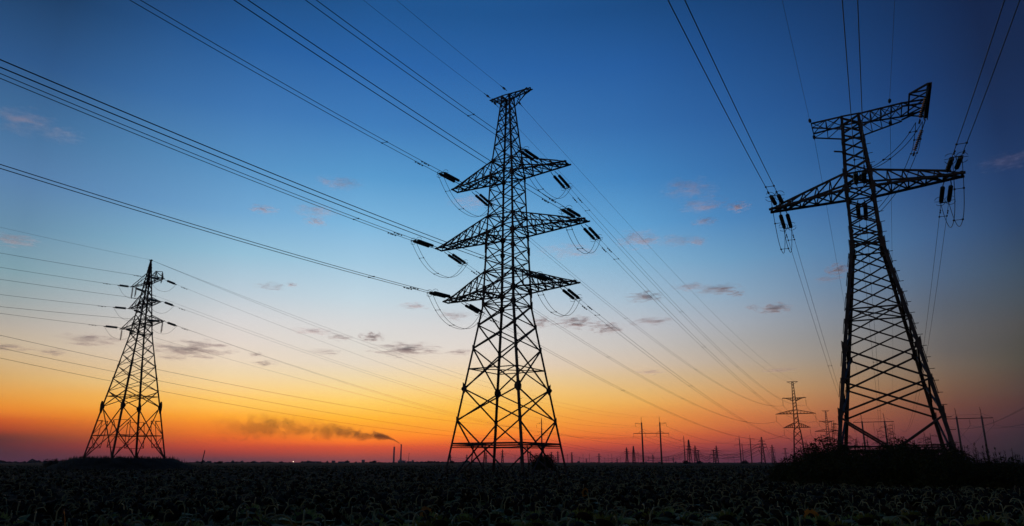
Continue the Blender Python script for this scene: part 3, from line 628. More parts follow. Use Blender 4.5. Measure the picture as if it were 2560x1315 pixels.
for i_ in range(3):
    P = np.array(q1[i_]); P2_ = P+np.array([math.sin(R(26)), math.cos(R(26)), 0])*330
    cb, nb, db = span_curve(P, P2_, 7, 24); bundle(cb, 0, nb, f'faint wire leaving the {WHERE3[i_]} of the gantry inside the right pylon', 'power line', FG, .045)

# tiny pylons on the horizon ------------------------------------------------------------------
FD = [(1567.8, 1118.4, 900, 'A', 'small hazy pylon with a broad base left of the six-string gantry'), (1585, 1114.6, 850, 'B', 'narrow hazy pylon just left of the six-string gantry'),
 (1724.7, 1099.3, 640, 'B', 'slender hazy mast-like pylon right of the slim concrete pole'), (1740, 1114, 850, 'A', 'taller pylon of the hazy pair right of the slim pole'),
 (1747, 1124.7, 800, 'C', 'shorter pylon of the hazy pair right of the slim pole'), (1786, 1124, 800, 'C', 'shorter pylon of the hazy pair left of the hazy gantry'),
 (1793.3, 1114, 850, 'A', 'taller pylon of the hazy pair left of the hazy gantry'), (1908.8, 1092.2, 620, 'A', 'hazy broad pylon between the hazy gantry and the shrubs'),
 (1933.7, 1112, 800, 'A', 'small hazy pylon just above the left end of the shrubs'), (2115.8, 1079, 950, 'C', 'faint pylon top between the left legs of the right pylon'),
 (1966, 1119.6, 1000, 'C', 'tiny faint pylon top left of the far pylon base'),
 (1633, 1136, 1900, 'D', 'very faint pylon between the posts of the six-string gantry'), (1683.6, 1142, 2100, 'D', 'very faint pylon left of the slim pole'),
 (1125.8, 1136, 1500, 'D', 'tiny pylon beside the leftmost foot of the middle pylon'), (1166.9, 1136, 1500, 'D', 'tiny pylon between the left legs of the middle pylon, left one'),
 (1214.8, 1129.7, 1300, 'D', 'tiny pylon between the left legs of the middle pylon, right one'), (1256, 1123.4, 1150, 'D', 'tiny three-armed pylon in the central gap of the middle pylon'),
 (1301, 1140, 1900, 'D', 'tiny pylon beside the nearest leg of the middle pylon'), (1325.8, 1127, 1250, 'D', 'tiny pylon left of the round bush'),
 (1379, 1129.7, 1250, 'C', 'tiny pylon top right above the round bush'), (1395, 1127.3, 1200, 'D', 'tiny pylon right of the round bush, before the rightmost leg'),
 (1430, 1130.5, 1300, 'C', 'tiny dark pylon just right of the rightmost foot of the middle pylon'), (1498, 1132.8, 1350, 'D', 'tiny pylon halfway between the middle pylon and the six-string gantry'),
 (1466, 1146, 2400, 'D', 'very faint pylon right of the tiny dark pylon'), (1543, 1145, 2200, 'D', 'very faint pylon left of the broad-based hazy pylon')]
FP = []
for x_, y_, D_, t_, lab in FD:
    H_ = at_D(x_, y_, D_)[2]; th_ = {'A': 65, 'B': 30, 'C': 70, 'D': 75}[t_]
    arms = {'A': [(H_*.84, H_*.12, H_*.04), (H_*.73, H_*.16, H_*.05), (H_*.62, H_*.13, H_*.05)], 'B': [(H_*.72, H_*.12, H_*.03), (H_*.60, H_*.16, H_*.04)],
            'C': [(H_*.93, H_*.14, H_*.03), (H_*.66, H_*.22, H_*.04)], 'D': [(H_*.86, H_*.13, H_*.03), (H_*.66, H_*.24, H_*.04), (H_*.48, H_*.15, H_*.04)]}[t_]
    lw = .22+D_*.00022
    T = far_double('lattice_pylon', (*ground_D(x_, D_)[:2], 0), th_, H_, lab, 'tiny hazy pylons along the horizon', arms, lw, lw*.42, False, M['hazy'], False)
    FP.append((x_, T, arms, H_))
links = [(3, 6), (6, 7), (3, 0), (0, 22), (22, 21), (21, 16), (16, 13), (7, 8), (4, 5), (2, 7), (1, 2)]
for a_, b_ in links:
    (xa, Ta, aa, Ha), (xb, Tb_, ab, Hb) = FP[a_], FP[b_]
    for j, (wa, wb) in enumerate(zip(aa, ab)):
        for s_ in (-1, 1):
            P = Ta.world((s_*wa[1], 0, wa[0]-1.5)); Q = Tb_.world((s_*wb[1], 0, wb[0]-1.5))
            cb, nb, db = span_curve(P, Q, 7, 14); o = bundle(cb, 0, nb, 'very faint wire strung low along the horizon between tiny hazy pylons', 'power line', 'faint wires along the horizon', .09, wire_m=M['hazy'])

# many small masts and poles of far lines
lab_ = 'tiny faint pole standing on the horizon'
for i_, x_ in enumerate((1449, 1458, 1474, 1512, 1521, 1530, 1551, 1596, 1622, 1645, 1666, 1672, 1700, 1775, 1821, 1836, 1990, 2030, 1419, 1288, 1242)):
    D_ = random.uniform(1500, 2600); P = ground_D(x_, D_); H_ = random.uniform(14, 26); root = empty('utility_pole', P, R(random.uniform(-20, 20)))
    tag(root, lab_, 'pole', 'tiny poles on the horizon')
    b = MB(); b.bar((0, 0, 0), (0, 0, H_), .5); b.build('post', M['hazy'], root); b = MB(); b.bar((-2, 0, H_*.85), (2, 0, H_*.85), .3); b.build('crossarm', M['hazy'], root)

# leaning pole, thin mast
b = MB(); P = ground_D(503.5, 520); root = empty('leaning_pole', P); tag(root, 'thin leaning pole on the horizon between the left pylon and the chimneys', 'pole')
b.tube([(0, 0, 0), (1.4, 0, 9.8)], np.array([.34, .26]), 6); b.build('post', M['bark'], root); b = MB(); b.bar((-.35, 0, 2.2), (.9, 0, 2.0), .7, .6); b.build('box', M['iron'], root)
b = MB(); P = ground_D(1021, 1500); root = empty('antenna_mast', P); tag(root, 'thin antenna mast right of the two chimneys', 'mast')
b.tube([(0, 0, 0), (.5, 0, 21)], np.array([.5, .3]), 6); b.build('mast', M['hazy'], root); b = MB(); b.bar((0, 0, 19), (1.5, 0, 19.5), .5); b.build('antenna', M['hazy'], root)

# ================================================================== power station, chimneys, smoke
CD = 3500
def chimney(x, y, r0, r1, label):
    P = ground_D(x, CD); H_ = at_D(x, y, CD)[2]; root = empty('chimney', P); tag(root, label, 'chimney')
    b = MB(); zz = np.linspace(0, H_, 9); b.tube([(0, 0, z) for z in zz], r0+(r1-r0)*(zz/H_)**.7, 16); b.build('shaft', M['darkwall'], root, True)
    b = MB(); b.tube([(0, 0, H_-2.2), (0, 0, H_+.3)], np.array([r1+.7, r1+.7]), 16); b.build('rim', M['darkwall'], root, True)
    for zf in (.55, .75): 
        b = MB(); z = H_*zf; rr = r0+(r1-r0)*zf**.7+.25; b.tube([(0, 0, z), (0, 0, z+3)], np.array([rr, rr]), 16); b.build('band', M['wall'], root, True)
    return np.array([P[0], P[1], H_])
ct = chimney(1001.5, 1110.5, 4.6, 2.6, 'taller right-hand chimney trailing dark smoke to the left')
chimney(984, 1117, 4.6, 3.4, 'shorter left-hand chimney without smoke')
def building(x0, x1, y, D, depth, label, m=None, steps=(), nwin=6):
    A, B = np.array(ground_D(x0, D)), np.array(ground_D(x1, D)); L = np.linalg.norm(B-A); H_ = at_D((x0+x1)/2, y, D)[2]
    root = empty('building', (A+B)/2, math.atan2(*(B-A)[1::-1])); tag(root, label, 'building')
    b = MB(); b.prism((-L/2, 0, 0), (L/2, 0, 0), (0, 0, H_), (0, depth, 0)); b.build('wall', m or M['wall'], root)
    b = MB(); b.prism((-L/2-.5, -.5, H_+.01), (L/2+.5, -.5, H_+.01), (0, 0, .8), (0, depth+1, 0)); b.build('roof', M['darkwall'], root)
    for (f0, f1, h) in steps:
        b = MB(); b.prism((-L/2+L*f0, 1, H_+.82), (-L/2+L*f1, 1, H_+.82), (0, 0, h), (0, depth-2, 0)); b.build('rooftop_block', m or M['wall'], root)
    for i in range(nwin):
        x = -L/2+L*(i+.5)/nwin; b = MB(); b.prism((x-L/nwin*.3, -.05, H_*.45), (x+L/nwin*.3, -.05, H_*.45), (0, 0, H_*.3), (0, .04, 0)); b.build('window', M['pane'], root)
building(994, 1014, 1151.5, CD-60, 60, 'pale power station hall at the foot of the taller chimney', steps=((.2, .5, 6),))
building(1016, 1035, 1153.5, CD-40, 40, 'low power station annexe right of the taller chimney', steps=((.7, .95, 5),), nwin=5)
building(904, 912, 1150, 2900, 22, 'narrow pale block on the horizon left of the chimneys', nwin=3)
building(752, 803, 1153.8, 2900, 40, 'long low pale building on the horizon left of the narrow block', M['darkwall'], ((.3, .36, 3),), 10)
building(829, 838, 1152, 2900, 20, 'small flat-topped building on the horizon right of the long low one', M['darkwall'], nwin=3)
building(845, 870, 1154.2, 3000, 30, 'low grey shed on the horizon beside the flat-topped building', M['darkwall'], nwin=5)
# one lit lamp
lm_ = bpy.data.materials.new('lamp_glow'); lm_.use_nodes = True; e_ = lm_.node_tree.nodes['Principled BSDF']; e_.inputs['Emission Color'].default_value = (1, .8, .55, 1); e_.inputs['Emission Strength'].default_value = 6
P = ground_D(733, 1500); root = empty('street_lamp', P); tag(root, 'lone lit lamp glowing white on the left horizon', 'lamp')
b = MB(); b.tube([(0, 0, 0), (0, 0, 3.2)], .12, 6); b.build('post', M['iron'], root); b = MB()
b.tube([(0, 0, 3.2), (0, 0, 3.5), (0, 0, 4.0), (0, 0, 4.3)], np.array([.2, .45, .45, .2]), 8); b.build('lamp_head', lm_, root)

import bmesh
def vol_mat(name, color, dens, aniso, build):
    m = bpy.data.materials.new(name); m.use_nodes = True; nt = m.node_tree; nt.nodes.clear()
    o = nt.nodes.new('ShaderNodeOutputMaterial'); v = nt.nodes.new('ShaderNodeVolumePrincipled'); nt.links.new(v.outputs[0], o.inputs['Volume'])
    v.inputs['Color'].default_value = (*color, 1); v.inputs['Density'].default_value = dens; v.inputs['Anisotropy'].default_value = aniso
    if build:
        def N(t, **k):
            n = nt.nodes.new(t)
            for a, b_ in k.items(): setattr(n, a, b_)
            return n
        def mt(op, a, b_=None, clamp=False):
            n = N('ShaderNodeMath', operation=op); n.use_clamp = clamp
            for i, q in enumerate((a, b_)):
                if q is None: continue
                if isinstance(q, (int, float)): n.inputs[i].default_value = q
                else: nt.links.new(q, n.inputs[i])
            return n.outputs[0]
        nt.links.new(build(nt, N, mt), v.inputs['Density'])
    return m
# smoke: closed tapering tube of dense, noisy air from the chimney mouth, widening as it drifts
path = [(1001.5, 1109.5, 3), (996, 1106, 6), (987, 1101, 9), (975, 1096, 14), (958, 1092, 20), (935, 1088, 27), (905, 1086, 34), (870, 1082, 40), (830, 1078, 46), (785, 1074, 52), (735, 1070, 58), (680, 1066, 62), (620, 1066, 66), (560, 1070, 66), (500, 1075, 60)]
pp = np.array([at_D(x, y, CD) for x, y, _ in path]); rr = np.array([r for *_, r in path], float)*.95
pp = np.array([[np.interp(t, range(len(pp)), pp[:, i]) for i in range(3)] for t in np.linspace(0, len(pp)-1, 70)]); rr = np.interp(np.linspace(0, len(rr)-1, 70), range(len(rr)), rr)
o0 = pp[0].copy(); b = MB(); b.tube(pp-o0, rr, 14)
XS = float(pp[-1][0]-o0[0])
CP = [(float(q[0]-o0[0]), float(q[1]-o0[1]), float(q[2]-o0[2])) for q in pp[::5]]
def smoke_d(nt, N, mt):
    t = N('ShaderNodeTexCoord'); s = N('ShaderNodeSeparateXYZ'); nt.links.new(t.outputs['Object'], s.inputs[0])
    f = mt('DIVIDE', s.outputs[0], XS, True)
    cz = N('ShaderNodeFloatCurve'); rc = N('ShaderNodeFloatCurve')
    zmax = 160.0
    for nd, vals in ((cz, (pp[:, 2]-o0[2])/zmax), (rc, rr/80.0)):
        cv = nd.mapping.curves[0]; fx = (pp[:, 0]-o0[0])/XS
        cv.points[0].location = (0, float(vals[0])); cv.points[1].location = (1, float(vals[-1]))
        for k in range(4, 66, 5): cv.points.new(float(fx[k]), float(vals[k]))
        nd.mapping.update(); nt.links.new(f, nd.inputs[1])
    zc = mt('MULTIPLY', cz.outputs[0], zmax); rad = mt('MULTIPLY', rc.outputs[0], 80.0)
    yc = mt('MULTIPLY', f, float(pp[-1][1]-o0[1]))
    dz = mt('SUBTRACT', s.outputs[2], zc); dy = mt('MULTIPLY', mt('SUBTRACT', s.outputs[1], yc), .5)
    dist = mt('DIVIDE', mt('SQRT', mt('ADD', mt('MULTIPLY', dz, dz), mt('MULTIPLY', dy, dy))), rad)
    n = N('ShaderNodeTexNoise'); n.inputs['Scale'].default_value = .026; n.inputs['Detail'].default_value = 4; n.inputs['Roughness'].default_value = .55
    nt.links.new(t.outputs['Object'], n.inputs['Vector'])
    n2 = N('ShaderNodeTexNoise'); n2.inputs['Scale'].default_value = .0075; n2.inputs['Detail'].default_value = 2; nt.links.new(t.outputs['Object'], n2.inputs['Vector'])
    fall = mt('SUBTRACT', 1.0, mt('MULTIPLY', dist, 1.15))
    noi = mt('MULTIPLY', mt('SUBTRACT', n.outputs[0], .5), mt('ADD', 2.2, mt('MULTIPLY', f, 7.5)))
    noi2 = mt('MULTIPLY', mt('SUBTRACT', n2.outputs[0], .5), mt('MULTIPLY', f, 5.0))
    sh = mt('ADD', mt('ADD', fall, noi), noi2); sh = mt('MULTIPLY', mt('SUBTRACT', sh, mt('MULTIPLY', f, .45)), 1.3, True)
    sh = mt('MULTIPLY', sh, mt('MULTIPLY', mt('SUBTRACT', 1.0, f), 3.0, True))
    amp = mt('ADD', .0062, mt('MULTIPLY', mt('POWER', mt('SUBTRACT', 1.0, f), 7.0), .12))
    return mt('MULTIPLY', sh, amp)
sm = vol_mat('smoke', (.42, .22, .15), .02, .1, smoke_d)
try: sm.cycles.volume_step_rate = .12
except Exception: pass
so = b.build('smoke_plume', sm); so.location = o0; bq = bmesh.new(); bq.from_mesh(so.data); bmesh.ops.recalc_face_normals(bq, faces=bq.faces); bq.to_mesh(so.data); bq.free()
tag(so, 'dark smoke plume drifting left from the taller chimney and thinning out', 'smoke', None, 'stuff')

# ================================================================== clouds (high, thin, lit by the set sun)
def cloud_d(nt, N, mt):
    t = N('ShaderNodeTexCoord'); oi = N('ShaderNodeObjectInfo')
    ln = N('ShaderNodeVectorMath', operation='LENGTH'); nt.links.new(t.outputs['Object'], ln.inputs[0])
    ad_ = N('ShaderNodeVectorMath', operation='ADD'); nt.links.new(t.outputs['Object'], ad_.inputs[0])
    cx = N('ShaderNodeCombineXYZ')
    for i in range(3): nt.links.new(mt('MULTIPLY', oi.outputs['Random'], (90.0, 50.0, 70.0)[i]), cx.inputs[i])
    mp = N('ShaderNodeVectorMath', operation='MULTIPLY'); mp.inputs[1].default_value = (.7, .55, 1.1); nt.links.new(t.outputs['Object'], mp.inputs[0])
    nt.links.new(mp.outputs[0], ad_.inputs[0]); nt.links.new(cx.outputs[0], ad_.inputs[1])
    n = N('ShaderNodeTexNoise'); n.inputs['Scale'].default_value = 3.2; n.inputs['Detail'].default_value = 8; n.inputs['Roughness'].default_value = .68; nt.links.new(ad_.outputs[0], n.inputs['Vector'])
    fall = mt('SUBTRACT', 1.0, ln.outputs['Value'])
    sh = mt('ADD', mt('MULTIPLY', fall, .9), mt('MULTIPLY', mt('SUBTRACT', n.outputs[0], .585), 5.0), True)
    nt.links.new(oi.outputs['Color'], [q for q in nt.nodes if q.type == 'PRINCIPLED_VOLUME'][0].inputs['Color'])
    return mt('MULTIPLY', sh, oi.outputs['Alpha'])
cm = vol_mat('cloud', (.72, .68, .72), .003, .35, cloud_d)
try: cm.cycles.volume_step_rate = .5
except Exception: pass
import bmesh
bmh = bmesh.new(); bmesh.ops.create_icosphere(bmh, subdivisions=3, radius=1.0); cme = bpy.data.meshes.new('cloud'); bmh.to_mesh(cme); bmh.free(); cme.materials.append(cm)
#CLOUDS
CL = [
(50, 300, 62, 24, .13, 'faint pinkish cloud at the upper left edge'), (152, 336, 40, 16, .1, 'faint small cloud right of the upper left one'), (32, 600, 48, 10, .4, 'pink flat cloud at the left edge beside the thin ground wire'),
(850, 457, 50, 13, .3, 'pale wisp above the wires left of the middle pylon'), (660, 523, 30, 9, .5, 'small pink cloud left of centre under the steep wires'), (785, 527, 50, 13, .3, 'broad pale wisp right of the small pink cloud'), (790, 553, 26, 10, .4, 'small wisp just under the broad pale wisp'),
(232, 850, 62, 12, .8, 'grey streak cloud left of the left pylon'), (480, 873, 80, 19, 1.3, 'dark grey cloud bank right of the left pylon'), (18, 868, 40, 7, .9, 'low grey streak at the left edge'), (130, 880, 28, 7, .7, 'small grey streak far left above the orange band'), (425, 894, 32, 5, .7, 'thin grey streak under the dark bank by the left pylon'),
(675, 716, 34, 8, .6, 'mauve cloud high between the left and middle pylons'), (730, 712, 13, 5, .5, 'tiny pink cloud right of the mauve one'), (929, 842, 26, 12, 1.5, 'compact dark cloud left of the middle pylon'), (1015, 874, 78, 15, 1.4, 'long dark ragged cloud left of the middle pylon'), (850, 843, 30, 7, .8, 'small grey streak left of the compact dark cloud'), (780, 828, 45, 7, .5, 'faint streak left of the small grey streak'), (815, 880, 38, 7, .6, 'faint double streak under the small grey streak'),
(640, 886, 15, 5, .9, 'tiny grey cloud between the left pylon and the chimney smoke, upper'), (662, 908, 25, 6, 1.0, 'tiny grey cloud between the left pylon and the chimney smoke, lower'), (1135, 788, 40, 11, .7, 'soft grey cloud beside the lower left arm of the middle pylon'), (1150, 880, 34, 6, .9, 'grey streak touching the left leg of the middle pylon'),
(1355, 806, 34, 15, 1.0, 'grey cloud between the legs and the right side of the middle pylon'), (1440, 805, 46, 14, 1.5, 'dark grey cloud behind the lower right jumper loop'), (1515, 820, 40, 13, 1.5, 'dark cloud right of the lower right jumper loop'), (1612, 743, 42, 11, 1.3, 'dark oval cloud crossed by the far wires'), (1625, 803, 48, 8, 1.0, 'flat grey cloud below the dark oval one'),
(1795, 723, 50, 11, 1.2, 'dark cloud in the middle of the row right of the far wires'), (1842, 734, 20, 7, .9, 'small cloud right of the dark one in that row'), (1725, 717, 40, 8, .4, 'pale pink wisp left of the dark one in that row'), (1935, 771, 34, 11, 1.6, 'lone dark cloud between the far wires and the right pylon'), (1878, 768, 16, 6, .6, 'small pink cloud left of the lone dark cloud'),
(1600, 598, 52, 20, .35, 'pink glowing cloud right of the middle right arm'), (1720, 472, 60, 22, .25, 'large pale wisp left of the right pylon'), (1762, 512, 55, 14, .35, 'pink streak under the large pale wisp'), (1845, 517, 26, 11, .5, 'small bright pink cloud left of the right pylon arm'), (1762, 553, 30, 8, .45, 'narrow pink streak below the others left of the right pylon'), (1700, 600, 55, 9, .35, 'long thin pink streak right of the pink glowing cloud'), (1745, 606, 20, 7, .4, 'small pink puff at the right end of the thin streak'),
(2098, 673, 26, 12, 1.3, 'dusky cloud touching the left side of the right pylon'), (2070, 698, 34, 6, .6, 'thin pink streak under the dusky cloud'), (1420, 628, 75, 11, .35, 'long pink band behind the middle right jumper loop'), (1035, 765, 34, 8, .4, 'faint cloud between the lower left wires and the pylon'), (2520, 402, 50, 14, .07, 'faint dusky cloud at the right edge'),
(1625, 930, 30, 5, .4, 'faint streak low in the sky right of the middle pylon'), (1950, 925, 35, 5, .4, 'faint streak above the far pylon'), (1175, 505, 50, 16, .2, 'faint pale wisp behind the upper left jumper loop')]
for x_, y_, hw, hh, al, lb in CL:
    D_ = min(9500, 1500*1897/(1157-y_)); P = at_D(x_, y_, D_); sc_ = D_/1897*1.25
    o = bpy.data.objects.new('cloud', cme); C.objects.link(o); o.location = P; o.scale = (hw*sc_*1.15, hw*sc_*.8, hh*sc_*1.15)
    o.rotation_euler = (0, 0, -math.atan2(P[0], P[1])); ab = .97 if al < .55 else .62; o.color = (ab, ab*.96, ab, al*(2.7 if al >= .55 else 5.2)/(hw*sc_*.8))  # paler albedo for lit wisps, darker for shaded clouds: light put into the colour
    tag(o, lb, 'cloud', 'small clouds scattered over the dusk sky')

# ================================================================== mound, grass, shrubs, bushes
LZ_top = 2.55
def hfun(x, y):
    r = math.hypot((x+60.4)/1.0, y-118); return LZ+.12 if r < 7.2 else (LZ+.12)*max(0, 1-((r-7.2)/8.8))**1.4 if r < 16 else 0
b = MB(); nr, na = 16, 48; V = [(-60.4, 118, LZ+.12)]; F = []
for i in range(1, nr+1):
    r = 20*i/nr
    for j in range(na):
        a = 2*math.pi*j/na; x, y = -60.4+1.15*r*math.cos(a), 118+r*math.sin(a); V.append((x, y, hfun(x, y)-.02+(.08*rng.random() if i < nr else -.1)))
for j in range(na): F.append((0, 1+j, 1+(j+1) % na))
for i in range(nr-1):
    for j in range(na): F.append((1+i*na+j, 1+(i+1)*na+j, 1+(i+1)*na+(j+1) % na, 1+i*na+(j+1) % na))
b.add(V, F); tag(b.build('mound', M['soil'], None, True), 'low earth mound under the left pylon', None, None, 'structure')
b = MB()
def blade(b, x, y, z, h, w, lean):
    a = random.uniform(0, 6.28); dx, dy = math.cos(a)*w, math.sin(a)*w; lx, ly = lean*math.cos(a+1.3), lean*math.sin(a+1.3)
    b.add([(x-dx, y-dy, z), (x+dx, y+dy, z), (x+dx*.6+lx*.4, y+dy*.6+ly*.4, z+h*.6), (x-dx*.6+lx*.4, y-dy*.6+ly*.4, z+h*.6), (x+lx, y+ly, z+h)], [(0, 1, 2, 3), (3, 2, 4)])
for i in range(5200):
    a = random.uniform(0, 6.28); r = 17*math.sqrt(random.random()); x, y = -60.4+1.2*r*math.cos(a), 118+r*math.sin(a)
    if x > -52 and random.random() < .3: x += random.uniform(0, 22)
    z = hfun(x, y); blade(b, x, y, max(z-.05, .9 if z < .5 else 0), random.uniform(.2, .6)*(1.5 if random.random() < .08 else 1), random.uniform(.02, .05), random.uniform(0, .3))
tag(b.build('grass', M['grass']), 'tall dry grass growing over the mound of the left pylon', None, None, 'stuff')

def leafy(b, c, r, n, s, flat=.8, seed=0, hollow=.35):
    g = np.random.default_rng(seed); k = 0
    d = g.normal(size=(n, 3)); d /= np.linalg.norm(d, axis=1)[:, None]; rad = hollow+(1-hollow)*g.random(n)**.5
    P = np.asarray(c)+d*rad[:, None]*np.asarray(r); ax = g.normal(size=(n, 3)); ax /= np.linalg.norm(ax, axis=1)[:, None]
    bx = np.cross(ax, g.normal(size=(n, 3))); bx /= np.linalg.norm(bx, axis=1)[:, None]; ss = s*(.6+.8*g.random(n))[:, None]
    V = np.stack([P-ax*ss*.9, P+bx*ss*.4, P+ax*ss*.9, P-bx*ss*.4], 1).reshape(-1, 3)
    b.add(V, [(4*i, 4*i+1, 4*i+2, 4*i+3) for i in range(n)])
def frond_shrub(seed, H, n_st=17):
    """upright stems with feathery drooping fronds of small leaflets"""
    g = random.Random(seed); st_, fo = MB(), MB(); V = []; F = []
    for s_ in range(n_st):
        a = g.uniform(0, 6.28); sp_ = g.uniform(.1, .95); h = H*g.uniform(.6, 1.0)*(1.12-.35*sp_)
        base = np.array([math.cos(a)*sp_*.35, math.sin(a)*sp_*.35, 0]); tip = np.array([math.cos(a)*sp_*1.25, math.sin(a)*sp_*1.25, h])
        ts = np.linspace(0, 1, 7); pts = [base+(tip-base)*np.array([t**1.3, t**1.3, t]) for t in ts]; st_.tube(pts, np.linspace(.028, .008, 7), 4)
        nf = int(h*7)
        for k in range(nf):
            t = .18+.82*k/nf; P = base+(tip-base)*np.array([t**1.3, t**1.3, t]); fa = g.uniform(0, 6.28); L = g.uniform(.28, .6)*(1.15-.6*t)
            fd = np.array([math.cos(fa), math.sin(fa), 0]); sd2 = np.array([-fd[1], fd[0], 0]); nl = 7
            for q in range(1, nl+1):
                u_ = q/nl; Q = P+fd*L*u_+np.array([0, 0, L*(.75*u_-.85*u_*u_)]); l = .085*(1.15-.45*u_)*g.uniform(.8, 1.2)
                for s2 in (-1, 1):
                    e = sd2*s2*l+fd*l*.45+np.array([0, 0, -l*g.uniform(.1, .5)]); wv = fd*l*.2; i0 = len(V)
                    V += [Q, Q+e*.5+wv, Q+e, Q+e*.5-wv]; F.append((i0, i0+1, i0+2, i0+3))
            i0 = len(V); V += [P, P+[0, 0, .012], P+fd*L+[0, 0, -L*.1], P+fd*L+[0, 0, -L*.1-.01]]; F.append((i0, i0+1, i0+2, i0+3))
    fo.add(V, F)
    # denser low foliage inside
    leafy(fo, (0, 0, H*.33), (1.25, 1.25, H*.36), 2400, .08, seed=seed, hollow=.1); leafy(fo, (.2, -.2, H*.62), (.8, .8, H*.26), 700, .07, seed=seed+50, hollow=.1)
    root = empty('leafy_shrub'); st_.build('stems', M['bark'], root); fo.build('foliage', M['shrub'], root)
    return root
protos = [frond_shrub(11+i, h) for i, h in enumerate((3.0, 3.0, 3.0, 3.0))]
#  pixel x, distance, top pixel y
SH = [(1945, 47, 1150), (1962, 45, 1143), (1950, 52, 1150), (1985, 46, 1130), (2006, 44, 1118), (2027, 46, 1108), (2046, 43, 1100), (2062, 47, 1098), (2079, 45, 1070), (2096, 43, 1100), (2118, 46, 1098), (2136, 42, 1104), (2158, 45, 1108), (2180, 43, 1105), (2200, 47, 1100), (2216, 44, 1088), (2241, 46, 1074), (2262, 43, 1094), (2283, 45, 1096), (2306, 43, 1106), (2330, 46, 1095), (2352, 44, 1096), (2372, 42, 1106), (2392, 45, 1112), (2420, 43, 1124),
      (2012, 40, 1133), (2060, 39, 1125), (2105, 39, 1122), (2150, 38, 1124), (2195, 38, 1120), (2245, 38, 1112), (2290, 38, 1118), (2340, 37, 1122), (2385, 38, 1130), (2425, 38, 1136), (2168, 55, 1102), (2230, 56, 1100), (2290, 57, 1104), (2350, 56, 1104), (2100, 55, 1104), (2040, 54, 1120)]
SHL = {8: 'tallest spiky shrub just left of the right pylon legs', 16: 'tall feathery shrub in the middle between the legs of the right pylon', 0: 'small shrub at the very left end of the shrub belt', 15: 'tall shrub left of the tallest one between the pylon legs', 6: 'rounded shrub left of the tallest spiky shrub', 20: 'shrub before the horizontal beam near the right legs of the right pylon'}
for i, (x_, D_, y_) in enumerate(SH):
    H_ = at_D(x_, y_, D_)[2]; pr = protos[i % 4]; o = pr if i < 4 else copy_tree(pr, None)
    o.location = ground_D(x_, D_); s_ = H_/3.0*1.04; o.scale = (s_*random.uniform(.85, 1.05), s_*random.uniform(.85, 1.05), s_); o.rotation_euler = (0, 0, random.uniform(0, 6.28))
    tag(o, SHL.get(i, 'dark feathery shrub in the dense belt around the foot of the right pylon'), 'shrub', 'dark shrubs around the right pylon')
def weed(seed):
    g = random.Random(seed); s_, f_ = MB(), MB(); s_.tube([(0, 0, 0), (.03, 0, 1.3), (.08, .02, 2.4)], np.array([.02, .014, .005]), 4)
    V = []; F = []
    for k in range(70):
        z = g.uniform(.5, 2.4); a = g.uniform(0, 6.28); l = .3*(1.1-z/2.6)+.05; d = np.array([math.cos(a), math.sin(a), .9]); P = np.array([.03, 0, z]); w = np.array([-d[1], d[0], 0])*.018
        i0 = len(V); V += [P-w, P+w, P+d*l*.7]; F.append((i0, i0+1, i0+2))
    f_.add(V, F); r_ = empty('tall_weed'); s_.build('stem', M['bark'], r_); f_.build('foliage', M['shrub'], r_); return r_
wp = [weed(31), weed(32)]
WD = [(2428, 1112), (2440, 1103), (2448, 1118), (2460, 1110), (2478, 1122), (2492, 1114), (2405, 1118), (2503, 1127), (2515, 1124), (2530, 1138), (2548, 1133), (2552, 1146), (2536, 1144), (2470, 1106), (2486, 1130)]
for i, (x_, y_) in enumerate(WD):
    D_ = random.uniform(36, 46); o = wp[i % 2] if i < 2 else copy_tree(wp[i % 2]); o.location = ground_D(x_, D_); H_ = at_D(x_, y_, D_)[2]; o.scale = (1, 1, H_/2.45); o.rotation_euler = (0, 0, random.uniform(0, 6))
    tag(o, 'thin upright weed stalk at the right end of the shrub belt', 'weed', 'weed stalks right of the right pylon')
for i, (x_, D_, y_) in enumerate(((2450, 44, 1132), (2480, 43, 1128), (2505, 45, 1124), (2530, 43, 1128), (2556, 45, 1142), (2470, 38, 1142), (2515, 38, 1140), (2550, 38, 1148))):
    H_ = at_D(x_, y_, D_)[2]; o = copy_tree(protos[i % 4]); o.location = ground_D(x_, D_); s_ = H_/3.0; o.scale = (s_*1.2, s_*1.2, s_); o.rotation_euler = (0, 0, random.uniform(0, 6.28))
    tag(o, 'low dark shrub at the right edge beyond the right pylon', 'shrub', 'low shrubs at the right edge')
